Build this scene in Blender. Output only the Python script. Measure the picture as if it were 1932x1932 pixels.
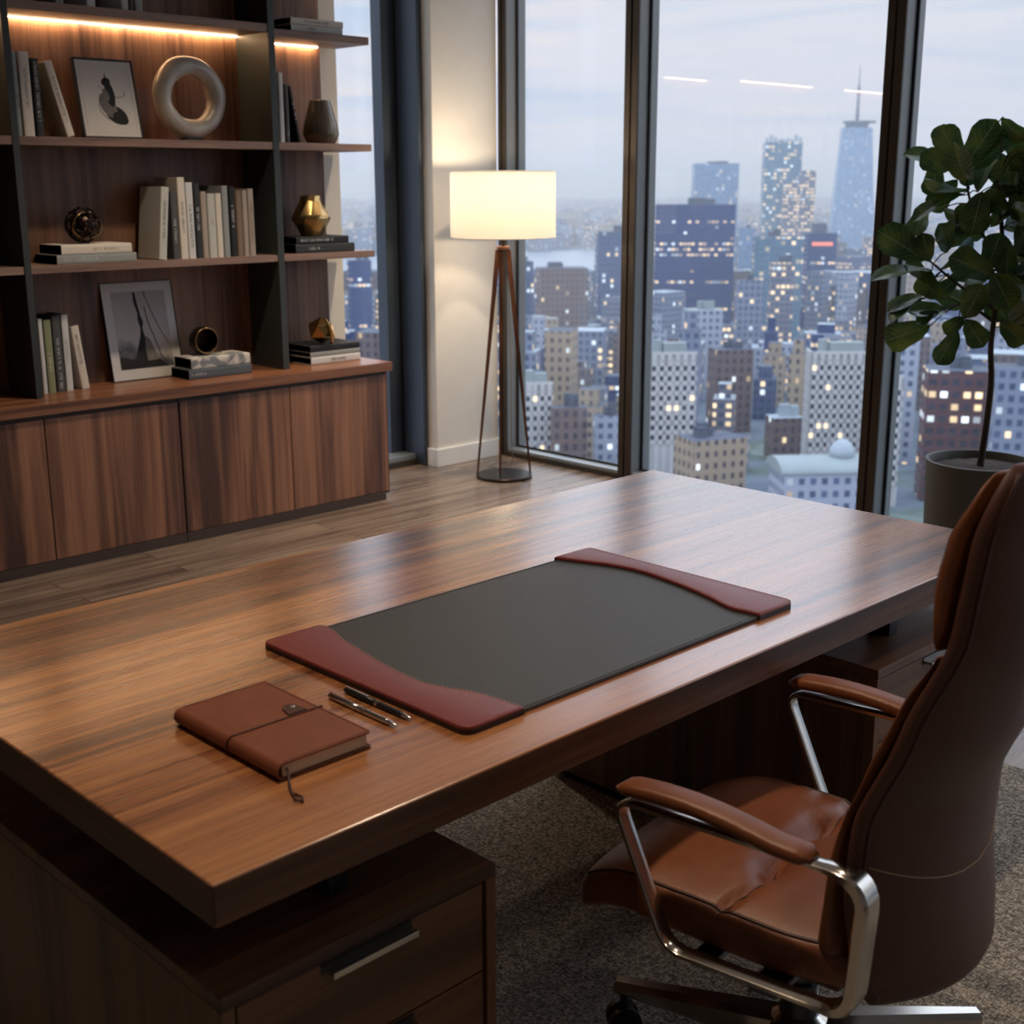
import bpy, bmesh, math, random
from mathutils import Vector, Matrix, noise
PI = math.pi
D = bpy.data
for o in list(D.objects):
    D.objects.remove(o)
SC = bpy.context.scene
COL = SC.collection

# ------------------------------------------------------------------ camera
F_PX = 2426.33
YAW, PITCH, ROLL = math.radians(45.5954), math.radians(14.3092), math.radians(0.1557)
CAM = Vector((0, 0, 1.6))
_cy, _sy, _cp, _sp = math.cos(YAW), math.sin(YAW), math.cos(PITCH), math.sin(PITCH)
fwd = Vector((_cy*_cp, _sy*_cp, -_sp))
rgt = Vector((_sy, -_cy, 0))
dwn = fwd.cross(rgt)
r2 = math.cos(ROLL)*rgt + math.sin(ROLL)*dwn
d2 = -math.sin(ROLL)*rgt + math.cos(ROLL)*dwn
cd = D.cameras.new('camera'); co = D.objects.new('camera', cd); COL.objects.link(co)
co.matrix_world = Matrix(((r2.x, -d2.x, -fwd.x, CAM.x), (r2.y, -d2.y, -fwd.y, CAM.y), (r2.z, -d2.z, -fwd.z, CAM.z), (0, 0, 0, 1)))
cd.sensor_width = 36; cd.sensor_fit = 'HORIZONTAL'; cd.lens = F_PX/1932*36
cd.clip_start = 0.05; cd.clip_end = 40000
cd.dof.use_dof = True; cd.dof.focus_distance = 3.0; cd.dof.aperture_fstop = 5.6
SC.camera = co

# ------------------------------------------------------------------ view / exposure
SC.view_settings.view_transform = 'Standard'
try: SC.view_settings.look = 'None'
except Exception: pass
SC.view_settings.gamma = 1.0
SC.view_settings.use_curve_mapping = False
SC.view_settings.exposure = EXPO = 0.0
SC.cycles.use_adaptive_sampling = True
SC.cycles.adaptive_threshold = 0.03
SC.cycles.max_bounces = 8
SC.cycles.diffuse_bounces = 3
SC.cycles.glossy_bounces = 3
SC.cycles.transparent_max_bounces = 12
SC.cycles.volume_bounces = 0
SC.cycles.caustics_reflective = False
SC.cycles.caustics_refractive = False
SC.cycles.sample_clamp_indirect = 6.0

HAZE = 0.0004   # density of the haze over the city

# ------------------------------------------------------------------ node helper
def nn(t, kind, **kw):
    n = t.nodes.new(kind)
    for k, v in kw.items():
        if k.startswith('i_'):
            n.inputs[k[2:].replace('_', ' ')].default_value = v
        else:
            setattr(n, k, v)
    return n
def ramp(t, fac, stops, interp='LINEAR'):
    r = nn(t, 'ShaderNodeValToRGB'); e = r.color_ramp; e.interpolation = interp
    while len(e.elements) < len(stops): e.elements.new(0.5)
    for i, (p, c) in enumerate(stops):
        e.elements[i].position = p; e.elements[i].color = (*c, 1) if len(c) == 3 else c
    t.links.new(fac, r.inputs[0]); return r.outputs[0]
def math_(t, op, a, b=None, c=None):
    m = nn(t, 'ShaderNodeMath', operation=op)
    for i, v in enumerate((a, b, c)):
        if v is None: continue
        if isinstance(v, (int, float)): m.inputs[i].default_value = v
        else: t.links.new(v, m.inputs[i])
    return m.outputs[0]
def mixc(t, fac, a, b, mode='MIX'):
    m = nn(t, 'ShaderNodeMix', data_type='RGBA', blend_type=mode)
    for i, v in ((0, fac), (6, a), (7, b)):
        if isinstance(v, (int, float)): m.inputs[i].default_value = v
        elif isinstance(v, tuple): m.inputs[i].default_value = (*v, 1)
        else: t.links.new(v, m.inputs[i])
    return m.outputs[2]
def srgb(r, g, b):
    f = lambda c: (c/255/12.92) if c/255 <= .04045 else ((c/255+.055)/1.055)**2.4
    return (f(r), f(g), f(b))

# ------------------------------------------------------------------ sky
W = D.worlds.new('dusk_sky'); SC.world = W; W.use_nodes = True
t = W.node_tree; t.nodes.clear()
tc = nn(t, 'ShaderNodeTexCoord')
sep = nn(t, 'ShaderNodeSeparateXYZ'); t.links.new(tc.outputs['Generated'], sep.inputs[0])
zz = sep.outputs[2]
base = ramp(t, zz, [(0.0, srgb(206, 214, 232)), (0.03, srgb(224, 219, 230)), (0.12, srgb(222, 221, 230)), (0.3, srgb(208, 216, 230)), (0.7, srgb(182, 198, 222))])
mp = nn(t, 'ShaderNodeMapping'); mp.inputs['Scale'].default_value = (3.0, 3.0, 26.0)
t.links.new(tc.outputs['Generated'], mp.inputs[0])
nz = nn(t, 'ShaderNodeTexNoise', i_Scale=1.1, i_Detail=5.0, i_Roughness=.5, i_Distortion=.6)
t.links.new(mp.outputs[0], nz.inputs['Vector'])
cl = ramp(t, nz.outputs[0], [(0.44, (0, 0, 0)), (0.66, (1, 1, 1))])
skyc = mixc(t, cl, base, srgb(190, 203, 226))
mp2 = nn(t, 'ShaderNodeMapping'); mp2.inputs['Scale'].default_value = (2.0, 2.0, 30.0); mp2.inputs['Location'].default_value = (7, 3, 1)
t.links.new(tc.outputs['Generated'], mp2.inputs[0])
nz2 = nn(t, 'ShaderNodeTexNoise', i_Scale=1.3, i_Detail=4.0, i_Roughness=.5)
t.links.new(mp2.outputs[0], nz2.inputs['Vector'])
cl2 = ramp(t, nz2.outputs[0], [(0.5, (0, 0, 0)), (0.72, (1, 1, 1))])
skyc = mixc(t, cl2, skyc, srgb(240, 228, 226))
bg = nn(t, 'ShaderNodeBackground'); t.links.new(skyc, bg.inputs[0]); SKY = 1.18
bri = ramp(t, zz, [(0.0, (.36,)*3), (.13, (.38,)*3), (.22, (.62,)*3), (.40, (.9,)*3), (.7, (1, 1, 1))])   # overcast: brighter overhead than at the horizon
t.links.new(math_(t, 'MULTIPLY', bri, 2.7*SKY), bg.inputs[1])
wo = nn(t, 'ShaderNodeOutputWorld'); t.links.new(bg.outputs[0], wo.inputs[0])

# ------------------------------------------------------------------ room lamps (recessed ceiling downlights outside the frame, plus one added wall-wash light)
DOWN = [(1.15, 1.75), (2.45, 1.75), (1.3, -0.3), (3.2, 0.3), (2.9, 4.35), (4.55, 4.55)]  # last one is an added light that brightens the corner wall
DOWN_W = [88, 28, 22, 28, 115, 140]
def down_lights():
    for (x, y), w in zip(DOWN, DOWN_W):
        l = D.lights.new('downlight', 'SPOT'); l.energy = w; l.color = (1.0, .80, .58)
        l.spot_size = math.radians(100); l.spot_blend = .8; l.shadow_soft_size = .06
        o = D.objects.new('downlight', l); o.location = (x, y, 2.975); COL.objects.link(o)
down_lights()

# ------------------------------------------------------------------ materials
MATS = {}
def new_mat(name):
    m = D.materials.new(name); m.use_nodes = True; t = m.node_tree; t.nodes.clear()
    out = nn(t, 'ShaderNodeOutputMaterial'); b = nn(t, 'ShaderNodeBsdfPrincipled')
    t.links.new(b.outputs[0], out.inputs[0]); MATS[name] = m
    return m, t, b, out
def simple(name, col, rough=.5, metal=0.0, bump=0.0, bscale=200, var=0.0, coat=0.0, spec=None):
    m, t, b, out = new_mat(name)
    b.inputs['Base Color'].default_value = (*col, 1); b.inputs['Roughness'].default_value = rough; b.inputs['Metallic'].default_value = metal
    if coat: b.inputs['Coat Weight'].default_value = coat; b.inputs['Coat Roughness'].default_value = .15
    if spec is not None: b.inputs['Specular IOR Level'].default_value = spec
    tc = nn(t, 'ShaderNodeTexCoord')
    n = nn(t, 'ShaderNodeTexNoise', i_Scale=bscale, i_Detail=4.0); t.links.new(tc.outputs['Object'], n.inputs['Vector'])
    if bump:
        bp = nn(t, 'ShaderNodeBump', i_Strength=bump, i_Distance=.002); t.links.new(n.outputs[0], bp.inputs['Height']); t.links.new(bp.outputs[0], b.inputs['Normal'])
    n2 = nn(t, 'ShaderNodeTexNoise', i_Scale=bscale*.05, i_Detail=3.0); t.links.new(tc.outputs['Object'], n2.inputs['Vector'])
    v = max(var, .04)
    c = mixc(t, n2.outputs[0], tuple(x*(1-v) for x in col), tuple(min(1, x*(1+v)) for x in col)); t.links.new(c, b.inputs['Base Color'])
    return m
def wood(name, dark, mid, light, axis='X', rough=.33, s=1.0, fine=.25, coat=0.0, bump=.06, contrast=1.0, mid_=24, broad=6):
    m, t, b, out = new_mat(name)
    tc = nn(t, 'ShaderNodeTexCoord'); oi = nn(t, 'ShaderNodeObjectInfo')
    add = nn(t, 'ShaderNodeVectorMath', operation='ADD'); t.links.new(tc.outputs['Object'], add.inputs[0])
    sc = nn(t, 'ShaderNodeVectorMath', operation='SCALE'); sc.inputs[0].default_value = (7.3, 5.1, 3.7); t.links.new(oi.outputs['Random'], sc.inputs['Scale'])
    t.links.new(sc.outputs[0], add.inputs[1])
    def mp(a, c):
        v = nn(t, 'ShaderNodeMapping'); i = 'XYZ'.index(axis)
        q = [c*s]*3; q[i] = a*s; v.inputs['Scale'].default_value = q
        t.links.new(add.outputs[0], v.inputs[0]); return v.outputs[0]
    n0 = nn(t, 'ShaderNodeTexNoise', i_Scale=1.0, i_Detail=2.0, i_Distortion=.3); t.links.new(mp(.35, broad), n0.inputs['Vector'])
    n1 = nn(t, 'ShaderNodeTexNoise', i_Scale=1.0, i_Detail=7.0, i_Roughness=.62, i_Distortion=.5); t.links.new(mp(.9, mid_), n1.inputs['Vector'])
    n2 = nn(t, 'ShaderNodeTexNoise', i_Scale=1.0, i_Detail=3.0, i_Roughness=.6); t.links.new(mp(4, 190), n2.inputs['Vector'])
    f = math_(t, 'ADD', math_(t, 'MULTIPLY', n0.outputs[0], .5), math_(t, 'MULTIPLY', n1.outputs[0], .5))
    c0 = .5
    st = [(c0-.13/contrast, dark), (c0-.03/contrast, mid), (c0+.04/contrast, tuple((a+b_)/2 for a, b_ in zip(mid, light))), (c0+.13/contrast, light)]
    c = ramp(t, f, st)
    g = ramp(t, n2.outputs[0], [(.35, (1-fine, 1-fine, 1-fine)), (.6, (1, 1, 1))])
    c = mixc(t, 1.0, c, g, 'MULTIPLY'); t.links.new(c, b.inputs['Base Color'])
    rr = math_(t, 'ADD', math_(t, 'MULTIPLY', n2.outputs[0], .12), rough-.06); t.links.new(rr, b.inputs['Roughness'])
    if coat: b.inputs['Coat Weight'].default_value = coat; b.inputs['Coat Roughness'].default_value = .2; b.inputs['Coat IOR'].default_value = 1.8; b.inputs['IOR'].default_value = 1.6
    bp = nn(t, 'ShaderNodeBump', i_Strength=bump, i_Distance=.001); t.links.new(n2.outputs[0], bp.inputs['Height']); t.links.new(bp.outputs[0], b.inputs['Normal'])
    return m
WD, WM, WL = srgb(84, 46, 26), srgb(136, 84, 52), srgb(176, 116, 74)
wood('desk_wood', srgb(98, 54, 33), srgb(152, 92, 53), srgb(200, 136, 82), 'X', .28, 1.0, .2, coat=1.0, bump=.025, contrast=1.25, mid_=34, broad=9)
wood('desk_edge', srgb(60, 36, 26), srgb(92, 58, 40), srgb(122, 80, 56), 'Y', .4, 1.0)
wood('desk_front_shaded', srgb(66, 40, 28), srgb(108, 70, 48), srgb(142, 98, 70), 'X', .38, 1.0)  # desktop wood darkened, the front edge's shade put into its colour
wood('pedestal_wood_x', srgb(58, 36, 25), srgb(98, 65, 44), srgb(128, 90, 62), 'X', .45)
wood('pedestal_wood_z', srgb(58, 36, 25), srgb(98, 65, 44), srgb(128, 90, 62), 'Z', .45)
wood('cabinet_wood', srgb(82, 52, 40), srgb(132, 90, 68), srgb(176, 124, 94), 'Z', .42, .9, .22, contrast=1.25)
wood('counter_wood', srgb(86, 52, 36), srgb(138, 90, 62), srgb(172, 118, 84), 'X', .3)
wood('shelf_wood', srgb(96, 70, 60), srgb(138, 108, 94), srgb(164, 134, 118), 'X', .42)
wood('panel_wood', srgb(80, 54, 42), srgb(132, 96, 76), srgb(168, 126, 98), 'Z', .48, 1.0, .25)
wood('lamp_wood', srgb(70, 42, 28), srgb(106, 66, 46), srgb(134, 88, 64), 'Z', .4, 3)
simple('post_paint', srgb(52, 57, 55), .5, var=.06)
simple('plinth_dark', srgb(74, 58, 50), .5)
simple('wall_paint', srgb(226, 220, 210), .85, bump=.05, bscale=300)
simple('trim_paint', srgb(236, 232, 226), .6)
simple('ceiling_paint', srgb(225, 222, 216), .9)
simple('frame_metal', srgb(128, 128, 126), .4, .25, var=.05)
simple('frame_dark', srgb(66, 58, 50), .42, .3, var=.06)  # darker metal; on the mullion fronts this tone stands in for shade
simple('jamb_metal', srgb(66, 76, 90), .4, .3)
simple('gasket', srgb(14, 16, 20), .6)
simple('sill_metal', srgb(150, 156, 160), .35, .5)
simple('chrome', srgb(206, 200, 192), .16, 1.0, var=.03)
simple('dark_steel', srgb(88, 90, 94), .35, .9)
simple('bronze_dark', srgb(58, 46, 38), .35, .85)
simple('bronze', srgb(142, 112, 78), .25, .95, var=.2, bscale=120)
simple('gold', srgb(196, 162, 108), .22, 1.0, var=.15, bscale=100)
simple('black_plastic', srgb(24, 24, 26), .4)
simple('leather', srgb(126, 72, 42), .30, bump=.35, bscale=420, var=.16, spec=.45)
simple('leather_shaded', srgb(86, 53, 43), .42, bump=.35, bscale=420, var=.12, spec=.4)  # the chair's leather again, darkened to carry shade in its colour
simple('leather_welt', srgb(70, 36, 24), .45, var=.1)
simple('stitch', srgb(176, 140, 110), .7)
simple('notebook_leather', srgb(126, 68, 44), .5, bump=.3, bscale=380, var=.18)
simple('strap_leather', srgb(72, 38, 28), .5)
simple('burgundy_leather', srgb(124, 52, 52), .32, bump=.3, bscale=500, var=.14)
simple('burgundy_edge', srgb(38, 22, 22), .5)
simple('pad_leather', srgb(58, 58, 56), .45, bump=.35, bscale=600, var=.08)
simple('pad_edge', srgb(30, 30, 30), .5)
simple('pages', srgb(208, 196, 174), .8, var=.06)
simple('planter', srgb(92, 90, 84), .6, bump=.1, bscale=80, var=.06)
simple('soil', srgb(62, 50, 42), .95, bump=1.0, bscale=120, var=.4)
simple('bark', srgb(66, 54, 44), .8, bump=.6, bscale=60, var=.25)
simple('vase_glaze', srgb(88, 80, 68), .22, .3, var=.3, bscale=90, coat=.3)
simple('ring_glaze', srgb(186, 176, 162), .3, .1, bump=.4, bscale=170, var=.6)
simple('print_paper', srgb(216, 210, 202), .7)
simple('frame_white', srgb(206, 204, 200), .5)
simple('frame_black', srgb(24, 22, 22), .5)
simple('ink_black', srgb(34, 32, 32), .8, var=.5, bscale=400)
simple('ink_grey', srgb(120, 114, 108), .8, var=.4, bscale=400)
simple('cord', srgb(150, 140, 126), .5)
BOOKC = dict(cream=(222, 212, 198), white=(214, 214, 212), grey=(150, 154, 152), taupe=(170, 156, 144), dark=(44, 46, 46), charcoal=(78, 78, 78), black=(26, 26, 28), green=(140, 146, 112), brown=(128, 108, 92), slate=(84, 92, 100), pale=(196, 196, 188), marble=(196, 192, 184))
for k, c in BOOKC.items(): simple('book_'+k, srgb(*c), .6, var=.08, bscale=60)
# marbled cover
m, t, b, out = new_mat('book_marbled'); tc = nn(t, 'ShaderNodeTexCoord')
n = nn(t, 'ShaderNodeTexNoise', i_Scale=9.0, i_Detail=6.0, i_Distortion=1.5); t.links.new(tc.outputs['Object'], n.inputs['Vector'])
t.links.new(ramp(t, n.outputs[0], [(.42, srgb(126, 130, 134)), (.5, srgb(214, 208, 198)), (.7, srgb(226, 220, 210))]), b.inputs['Base Color'])
# floor planks
m, t, b, out = new_mat('floor_planks'); tc = nn(t, 'ShaderNodeTexCoord')
br = nn(t, 'ShaderNodeTexBrick', i_Scale=1.0, i_Mortar_Size=.0022, i_Brick_Width=1.35, i_Row_Height=.135, i_Bias=0.0)
br.offset = .37; br.inputs['Color1'].default_value = (.0, .0, .0, 1); br.inputs['Color2'].default_value = (1, 1, 1, 1); br.inputs['Mortar'].default_value = (.5, .5, .5, 1)
t.links.new(tc.outputs['Object'], br.inputs['Vector'])
mp = nn(t, 'ShaderNodeMapping'); mp.inputs['Scale'].default_value = (1.1, 20, 1)
ad = nn(t, 'ShaderNodeVectorMath', operation='MULTIPLY_ADD'); t.links.new(br.outputs[0], ad.inputs[0]); ad.inputs[1].default_value = (4, 3, 5)
t.links.new(tc.outputs['Object'], ad.inputs[2]); t.links.new(ad.outputs[0], mp.inputs[0])
n1 = nn(t, 'ShaderNodeTexNoise', i_Scale=1.0, i_Detail=7.0, i_Roughness=.6, i_Distortion=.6); t.links.new(mp.outputs[0], n1.inputs['Vector'])
c = ramp(t, n1.outputs[0], [(.3, srgb(92, 76, 66)), (.5, srgb(136, 116, 100)), (.72, srgb(166, 146, 128))])
c = mixc(t, .45, c, mixc(t, br.outputs[0], (.45, .42, .4), (1, 1, 1)), 'MULTIPLY')
c = mixc(t, br.outputs['Fac'], c, (.02, .014, .01)); t.links.new(c, b.inputs['Base Color'])
t.links.new(math_(t, 'ADD', math_(t, 'MULTIPLY', n1.outputs[0], .15), .2), b.inputs['Roughness'])
# carpet
m, t, b, out = new_mat('carpet'); tc = nn(t, 'ShaderNodeTexCoord')
mp = nn(t, 'ShaderNodeMapping'); mp.inputs['Scale'].default_value = (110, 260, 200); mp.inputs['Rotation'].default_value = (0, 0, .5); t.links.new(tc.outputs['Object'], mp.inputs[0])
n1 = nn(t, 'ShaderNodeTexNoise', i_Scale=1.0, i_Detail=3.0); t.links.new(mp.outputs[0], n1.inputs['Vector'])
mp2 = nn(t, 'ShaderNodeMapping'); mp2.inputs['Scale'].default_value = (240, 90, 200); mp2.inputs['Rotation'].default_value = (0, 0, .5); t.links.new(tc.outputs['Object'], mp2.inputs[0])
n2 = nn(t, 'ShaderNodeTexNoise', i_Scale=1.0, i_Detail=3.0); t.links.new(mp2.outputs[0], n2.inputs['Vector'])
f = math_(t, 'MULTIPLY', math_(t, 'ADD', n1.outputs[0], n2.outputs[0]), .5)
t.links.new(ramp(t, f, [(.36, srgb(78, 75, 70)), (.5, srgb(142, 134, 124)), (.62, srgb(198, 188, 174))]), b.inputs['Base Color'])
b.inputs['Roughness'].default_value = .95; b.inputs['Specular IOR Level'].default_value = .1
bp = nn(t, 'ShaderNodeBump', i_Strength=.8, i_Distance=.004); t.links.new(f, bp.inputs['Height']); t.links.new(bp.outputs[0], b.inputs['Normal'])
# window glass : thin pane, clear with fresnel reflection
m, t, b, out = new_mat('window_glass'); t.nodes.remove(b)
tr = nn(t, 'ShaderNodeBsdfTransparent'); tr.inputs[0].default_value = (.955, .975, .975, 1)
gl = nn(t, 'ShaderNodeBsdfGlossy'); gl.inputs['Roughness'].default_value = 0.0
lw = nn(t, 'ShaderNodeLayerWeight'); fr_ = math_(t, 'ADD', math_(t, 'MULTIPLY', math_(t, 'POWER', lw.outputs['Facing'], 5.0), .95), .035); mx = nn(t, 'ShaderNodeMixShader')
t.links.new(fr_, mx.inputs[0]); t.links.new(tr.outputs[0], mx.inputs[1]); t.links.new(gl.outputs[0], mx.inputs[2]); t.links.new(mx.outputs[0], out.inputs[0])
# lamp shade
m, t, b, out = new_mat('shade_fabric'); t.nodes.remove(b); tc = nn(t, 'ShaderNodeTexCoord')
n = nn(t, 'ShaderNodeTexNoise', i_Scale=260.0, i_Detail=2.0); t.links.new(tc.outputs['Object'], n.inputs['Vector'])
col = mixc(t, n.outputs[0], (.62, .585, .51), (.74, .70, .62))
df = nn(t, 'ShaderNodeBsdfDiffuse'); tl = nn(t, 'ShaderNodeBsdfTranslucent'); t.links.new(col, df.inputs[0]); t.links.new(col, tl.inputs[0])
mx = nn(t, 'ShaderNodeMixShader'); mx.inputs[0].default_value = .36; t.links.new(df.outputs[0], mx.inputs[1]); t.links.new(tl.outputs[0], mx.inputs[2]); t.links.new(mx.outputs[0], out.inputs[0])
def emis(name, col, s):
    m, t, b, out = new_mat(name); b.inputs['Base Color'].default_value = (*col, 1)
    b.inputs['Emission Color'].default_value = (*col, 1); b.inputs['Emission Strength'].default_value = s; return m
emis('led', (1.0, .66, .36), 62.0)
emis('bulb', (1.0, .78, .5), 8.0)
emis('down_diffuser', (1.0, .85, .65), 3.0)
# leaves
m, t, b, out = new_mat('fig_leaf'); uv = nn(t, 'ShaderNodeUVMap'); sp = nn(t, 'ShaderNodeSeparateXYZ'); t.links.new(uv.outputs[0], sp.inputs[0])
mid = math_(t, 'ABSOLUTE', math_(t, 'SUBTRACT', sp.outputs[0], .5))
mrib = math_(t, 'LESS_THAN', mid, .018)
lat = math_(t, 'FRACT', math_(t, 'MULTIPLY', math_(t, 'SUBTRACT', sp.outputs[1], math_(t, 'MULTIPLY', mid, .55)), 8.0))
lrib = math_(t, 'LESS_THAN', math_(t, 'ABSOLUTE', math_(t, 'SUBTRACT', lat, .5)), .05)
rib = math_(t, 'MAXIMUM', mrib, math_(t, 'MULTIPLY', lrib, .55))
tc = nn(t, 'ShaderNodeTexCoord'); n = nn(t, 'ShaderNodeTexNoise', i_Scale=9.0, i_Detail=2.0); t.links.new(tc.outputs['Object'], n.inputs['Vector'])
lc = ramp(t, n.outputs[0], [(.3, srgb(40, 66, 34)), (.5, srgb(66, 98, 48)), (.7, srgb(120, 136, 60))])
geo = nn(t, 'ShaderNodeNewGeometry')
lc = mixc(t, geo.outputs['Backfacing'], lc, srgb(112, 130, 104))
lc = mixc(t, math_(t, 'MULTIPLY', rib, .7), lc, srgb(150, 160, 112)); t.links.new(lc, b.inputs['Base Color']); b.inputs['Roughness'].default_value = .26
tl = nn(t, 'ShaderNodeBsdfTranslucent'); t.links.new(lc, tl.inputs[0]); mx = nn(t, 'ShaderNodeMixShader'); mx.inputs[0].default_value = .12
t.links.new(b.outputs[0], mx.inputs[1]); t.links.new(tl.outputs[0], mx.inputs[2]); t.links.new(mx.outputs[0], out.inputs[0])
bp = nn(t, 'ShaderNodeBump', i_Strength=.5, i_Distance=.004); t.links.new(rib, bp.inputs['Height']); t.links.new(bp.outputs[0], b.inputs['Normal'])
# photographic print of the lower frame : a soft grey picture, darker ground
m, t, b, out = new_mat('grey_print'); uv = nn(t, 'ShaderNodeUVMap'); sp = nn(t, 'ShaderNodeSeparateXYZ'); t.links.new(uv.outputs[0], sp.inputs[0])
n = nn(t, 'ShaderNodeTexNoise', i_Scale=5.0, i_Detail=4.0); t.links.new(uv.outputs[0], n.inputs['Vector'])
h = math_(t, 'ADD', sp.outputs[1], math_(t, 'MULTIPLY', math_(t, 'SUBTRACT', n.outputs[0], .5), .35))
h = math_(t, 'ADD', h, math_(t, 'MULTIPLY', sp.outputs[0], .22))
t.links.new(ramp(t, h, [(.10, srgb(26, 26, 30)), (.26, srgb(96, 94, 98)), (.42, srgb(190, 184, 178)), (1.0, srgb(168, 160, 158))]), b.inputs['Base Color'])

def facade(name, wall, glass, cw=3.2, ch=3.4, wf=.55, hf=.55, lit=.12, lcol=(1.0, .72, .42), ls=1.6, metal=.0, rough=.3, band=0.0, litcold=.3, cell3=0):
    m, t, b, out = new_mat(name)
    uv = nn(t, 'ShaderNodeUVMap'); oi = nn(t, 'ShaderNodeObjectInfo')
    sp = nn(t, 'ShaderNodeSeparateXYZ'); t.links.new(uv.outputs[0], sp.inputs[0])
    u = math_(t, 'DIVIDE', sp.outputs[0], cw); v = math_(t, 'DIVIDE', sp.outputs[1], ch)
    fu, fv = math_(t, 'FRACT', u), math_(t, 'FRACT', v)
    wu = math_(t, 'LESS_THAN', math_(t, 'ABSOLUTE', math_(t, 'SUBTRACT', fu, .5)), wf/2)
    wv = math_(t, 'LESS_THAN', math_(t, 'ABSOLUTE', math_(t, 'SUBTRACT', fv, .5)), hf/2)
    win = math_(t, 'MULTIPLY', wu, wv)
    cb = nn(t, 'ShaderNodeCombineXYZ'); t.links.new(math_(t, 'FLOOR', u), cb.inputs[0]); t.links.new(math_(t, 'FLOOR', v), cb.inputs[1]); t.links.new(math_(t, 'MULTIPLY', oi.outputs['Random'], 91.0), cb.inputs[2])
    wn = nn(t, 'ShaderNodeTexWhiteNoise', noise_dimensions='3D'); t.links.new(cb.outputs[0], wn.inputs['Vector'])
    cb2 = nn(t, 'ShaderNodeCombineXYZ'); t.links.new(math_(t, 'FLOOR', v), cb2.inputs[1]); t.links.new(math_(t, 'MULTIPLY', oi.outputs['Random'], 37.0), cb2.inputs[2])
    wb = nn(t, 'ShaderNodeTexWhiteNoise', noise_dimensions='3D'); t.links.new(cb2.outputs[0], wb.inputs['Vector'])
    prob = math_(t, 'ADD', lit, math_(t, 'MULTIPLY', math_(t, 'LESS_THAN', wb.outputs[0], band), .6)) if band else lit
    on = math_(t, 'MULTIPLY', win, math_(t, 'LESS_THAN', wn.outputs[0], prob))
    sc = nn(t, 'ShaderNodeSeparateColor'); t.links.new(wn.outputs[1], sc.inputs[0])
    lc = mixc(t, math_(t, 'LESS_THAN', sc.outputs[1], litcold), lcol, (.8, .9, 1.0))
    br = math_(t, 'ADD', math_(t, 'MULTIPLY', sc.outputs[2], .9), .25)
    n = nn(t, 'ShaderNodeTexNoise', i_Scale=.02, i_Detail=4.0); t.links.new(uv.outputs[0], n.inputs['Vector'])
    wc = mixc(t, n.outputs[0], tuple(x*.8 for x in wall), tuple(min(1, x*1.18) for x in wall))
    gc = mixc(t, sc.outputs[0], tuple(x*.75 for x in glass), tuple(min(1, x*1.3) for x in glass))
    t.links.new(mixc(t, win, wc, gc), b.inputs['Base Color'])
    t.links.new(math_(t, 'MULTIPLY', win, metal), b.inputs['Metallic'])
    t.links.new(math_(t, 'SUBTRACT', .8, math_(t, 'MULTIPLY', win, .8-rough)), b.inputs['Roughness'])
    t.links.new(lc, b.inputs['Emission Color']); t.links.new(math_(t, 'MULTIPLY', math_(t, 'MULTIPLY', on, br), ls), b.inputs['Emission Strength'])
    return m
facade('facade_navy', srgb(40, 62, 112), srgb(32, 56, 110), 2.6, 3.6, .8, .45, .015, band=.3, ls=1.5)
facade('facade_skyglass', srgb(128, 152, 182), srgb(104, 134, 170), 3.0, 3.8, .8, .7, .08, ls=.9, litcold=.6)
facade('facade_teal', srgb(98, 126, 148), srgb(74, 108, 134), 3.2, 3.8, .75, .6, .28, ls=1.5)
facade('facade_spire', srgb(138, 164, 194), srgb(112, 146, 184), 2.6, 4.0, .85, .75, .07, ls=.8, litcold=.7)
facade('facade_warm', srgb(120, 122, 136), srgb(70, 84, 110), 2.8, 3.4, .7, .5, .5, ls=1.9, litcold=.1)
facade('facade_brown', srgb(112, 98, 98), srgb(62, 60, 74), 3.0, 3.6, .45, .55, .06)
facade('facade_beige', srgb(168, 152, 134), srgb(84, 80, 86), 3.0, 3.6, .4, .5, .06)
facade('facade_grey', srgb(128, 138, 160), srgb(72, 86, 116), 3.0, 3.5, .55, .55, .14)
facade('facade_slate', srgb(80, 98, 134), srgb(50, 70, 110), 2.8, 3.5, .65, .6, .12)
facade('facade_pale', srgb(166, 174, 192), srgb(84, 98, 128), 3.2, 3.6, .5, .5, .08)
facade('facade_redbrown', srgb(96, 66, 70), srgb(52, 52, 70), 3.4, 3.8, .6, .5, .05, band=.2, ls=2.2)
simple('pale_stone', srgb(196, 196, 198), .8, var=.06, bscale=4)
simple('roof_light', srgb(168, 180, 190), .85, var=.15, bscale=3)
simple('roof_dark', srgb(84, 92, 108), .85, var=.3, bscale=3)
simple('pane_dark', srgb(58, 66, 84), .2, .2)
simple('copper_green', srgb(146, 158, 162), .7, var=.15, bscale=3)
emis('pane_lit', (1.0, .74, .44), 1.5)
emis('sign_red', (1.0, .25, .16), .9)
m, t, b, out = new_mat('city_ground'); tc = nn(t, 'ShaderNodeTexCoord')
n = nn(t, 'ShaderNodeTexNoise', i_Scale=.02, i_Detail=8.0); t.links.new(tc.outputs['Object'], n.inputs['Vector'])
t.links.new(ramp(t, n.outputs[0], [(.35, srgb(70, 84, 100)), (.5, srgb(104, 118, 134)), (.6, srgb(86, 106, 96)), (.75, srgb(176, 186, 194))]), b.inputs['Base Color']); b.inputs['Roughness'].default_value = .9
simple('river_water', srgb(168, 184, 204), .25, .3)
M = MATS

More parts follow.
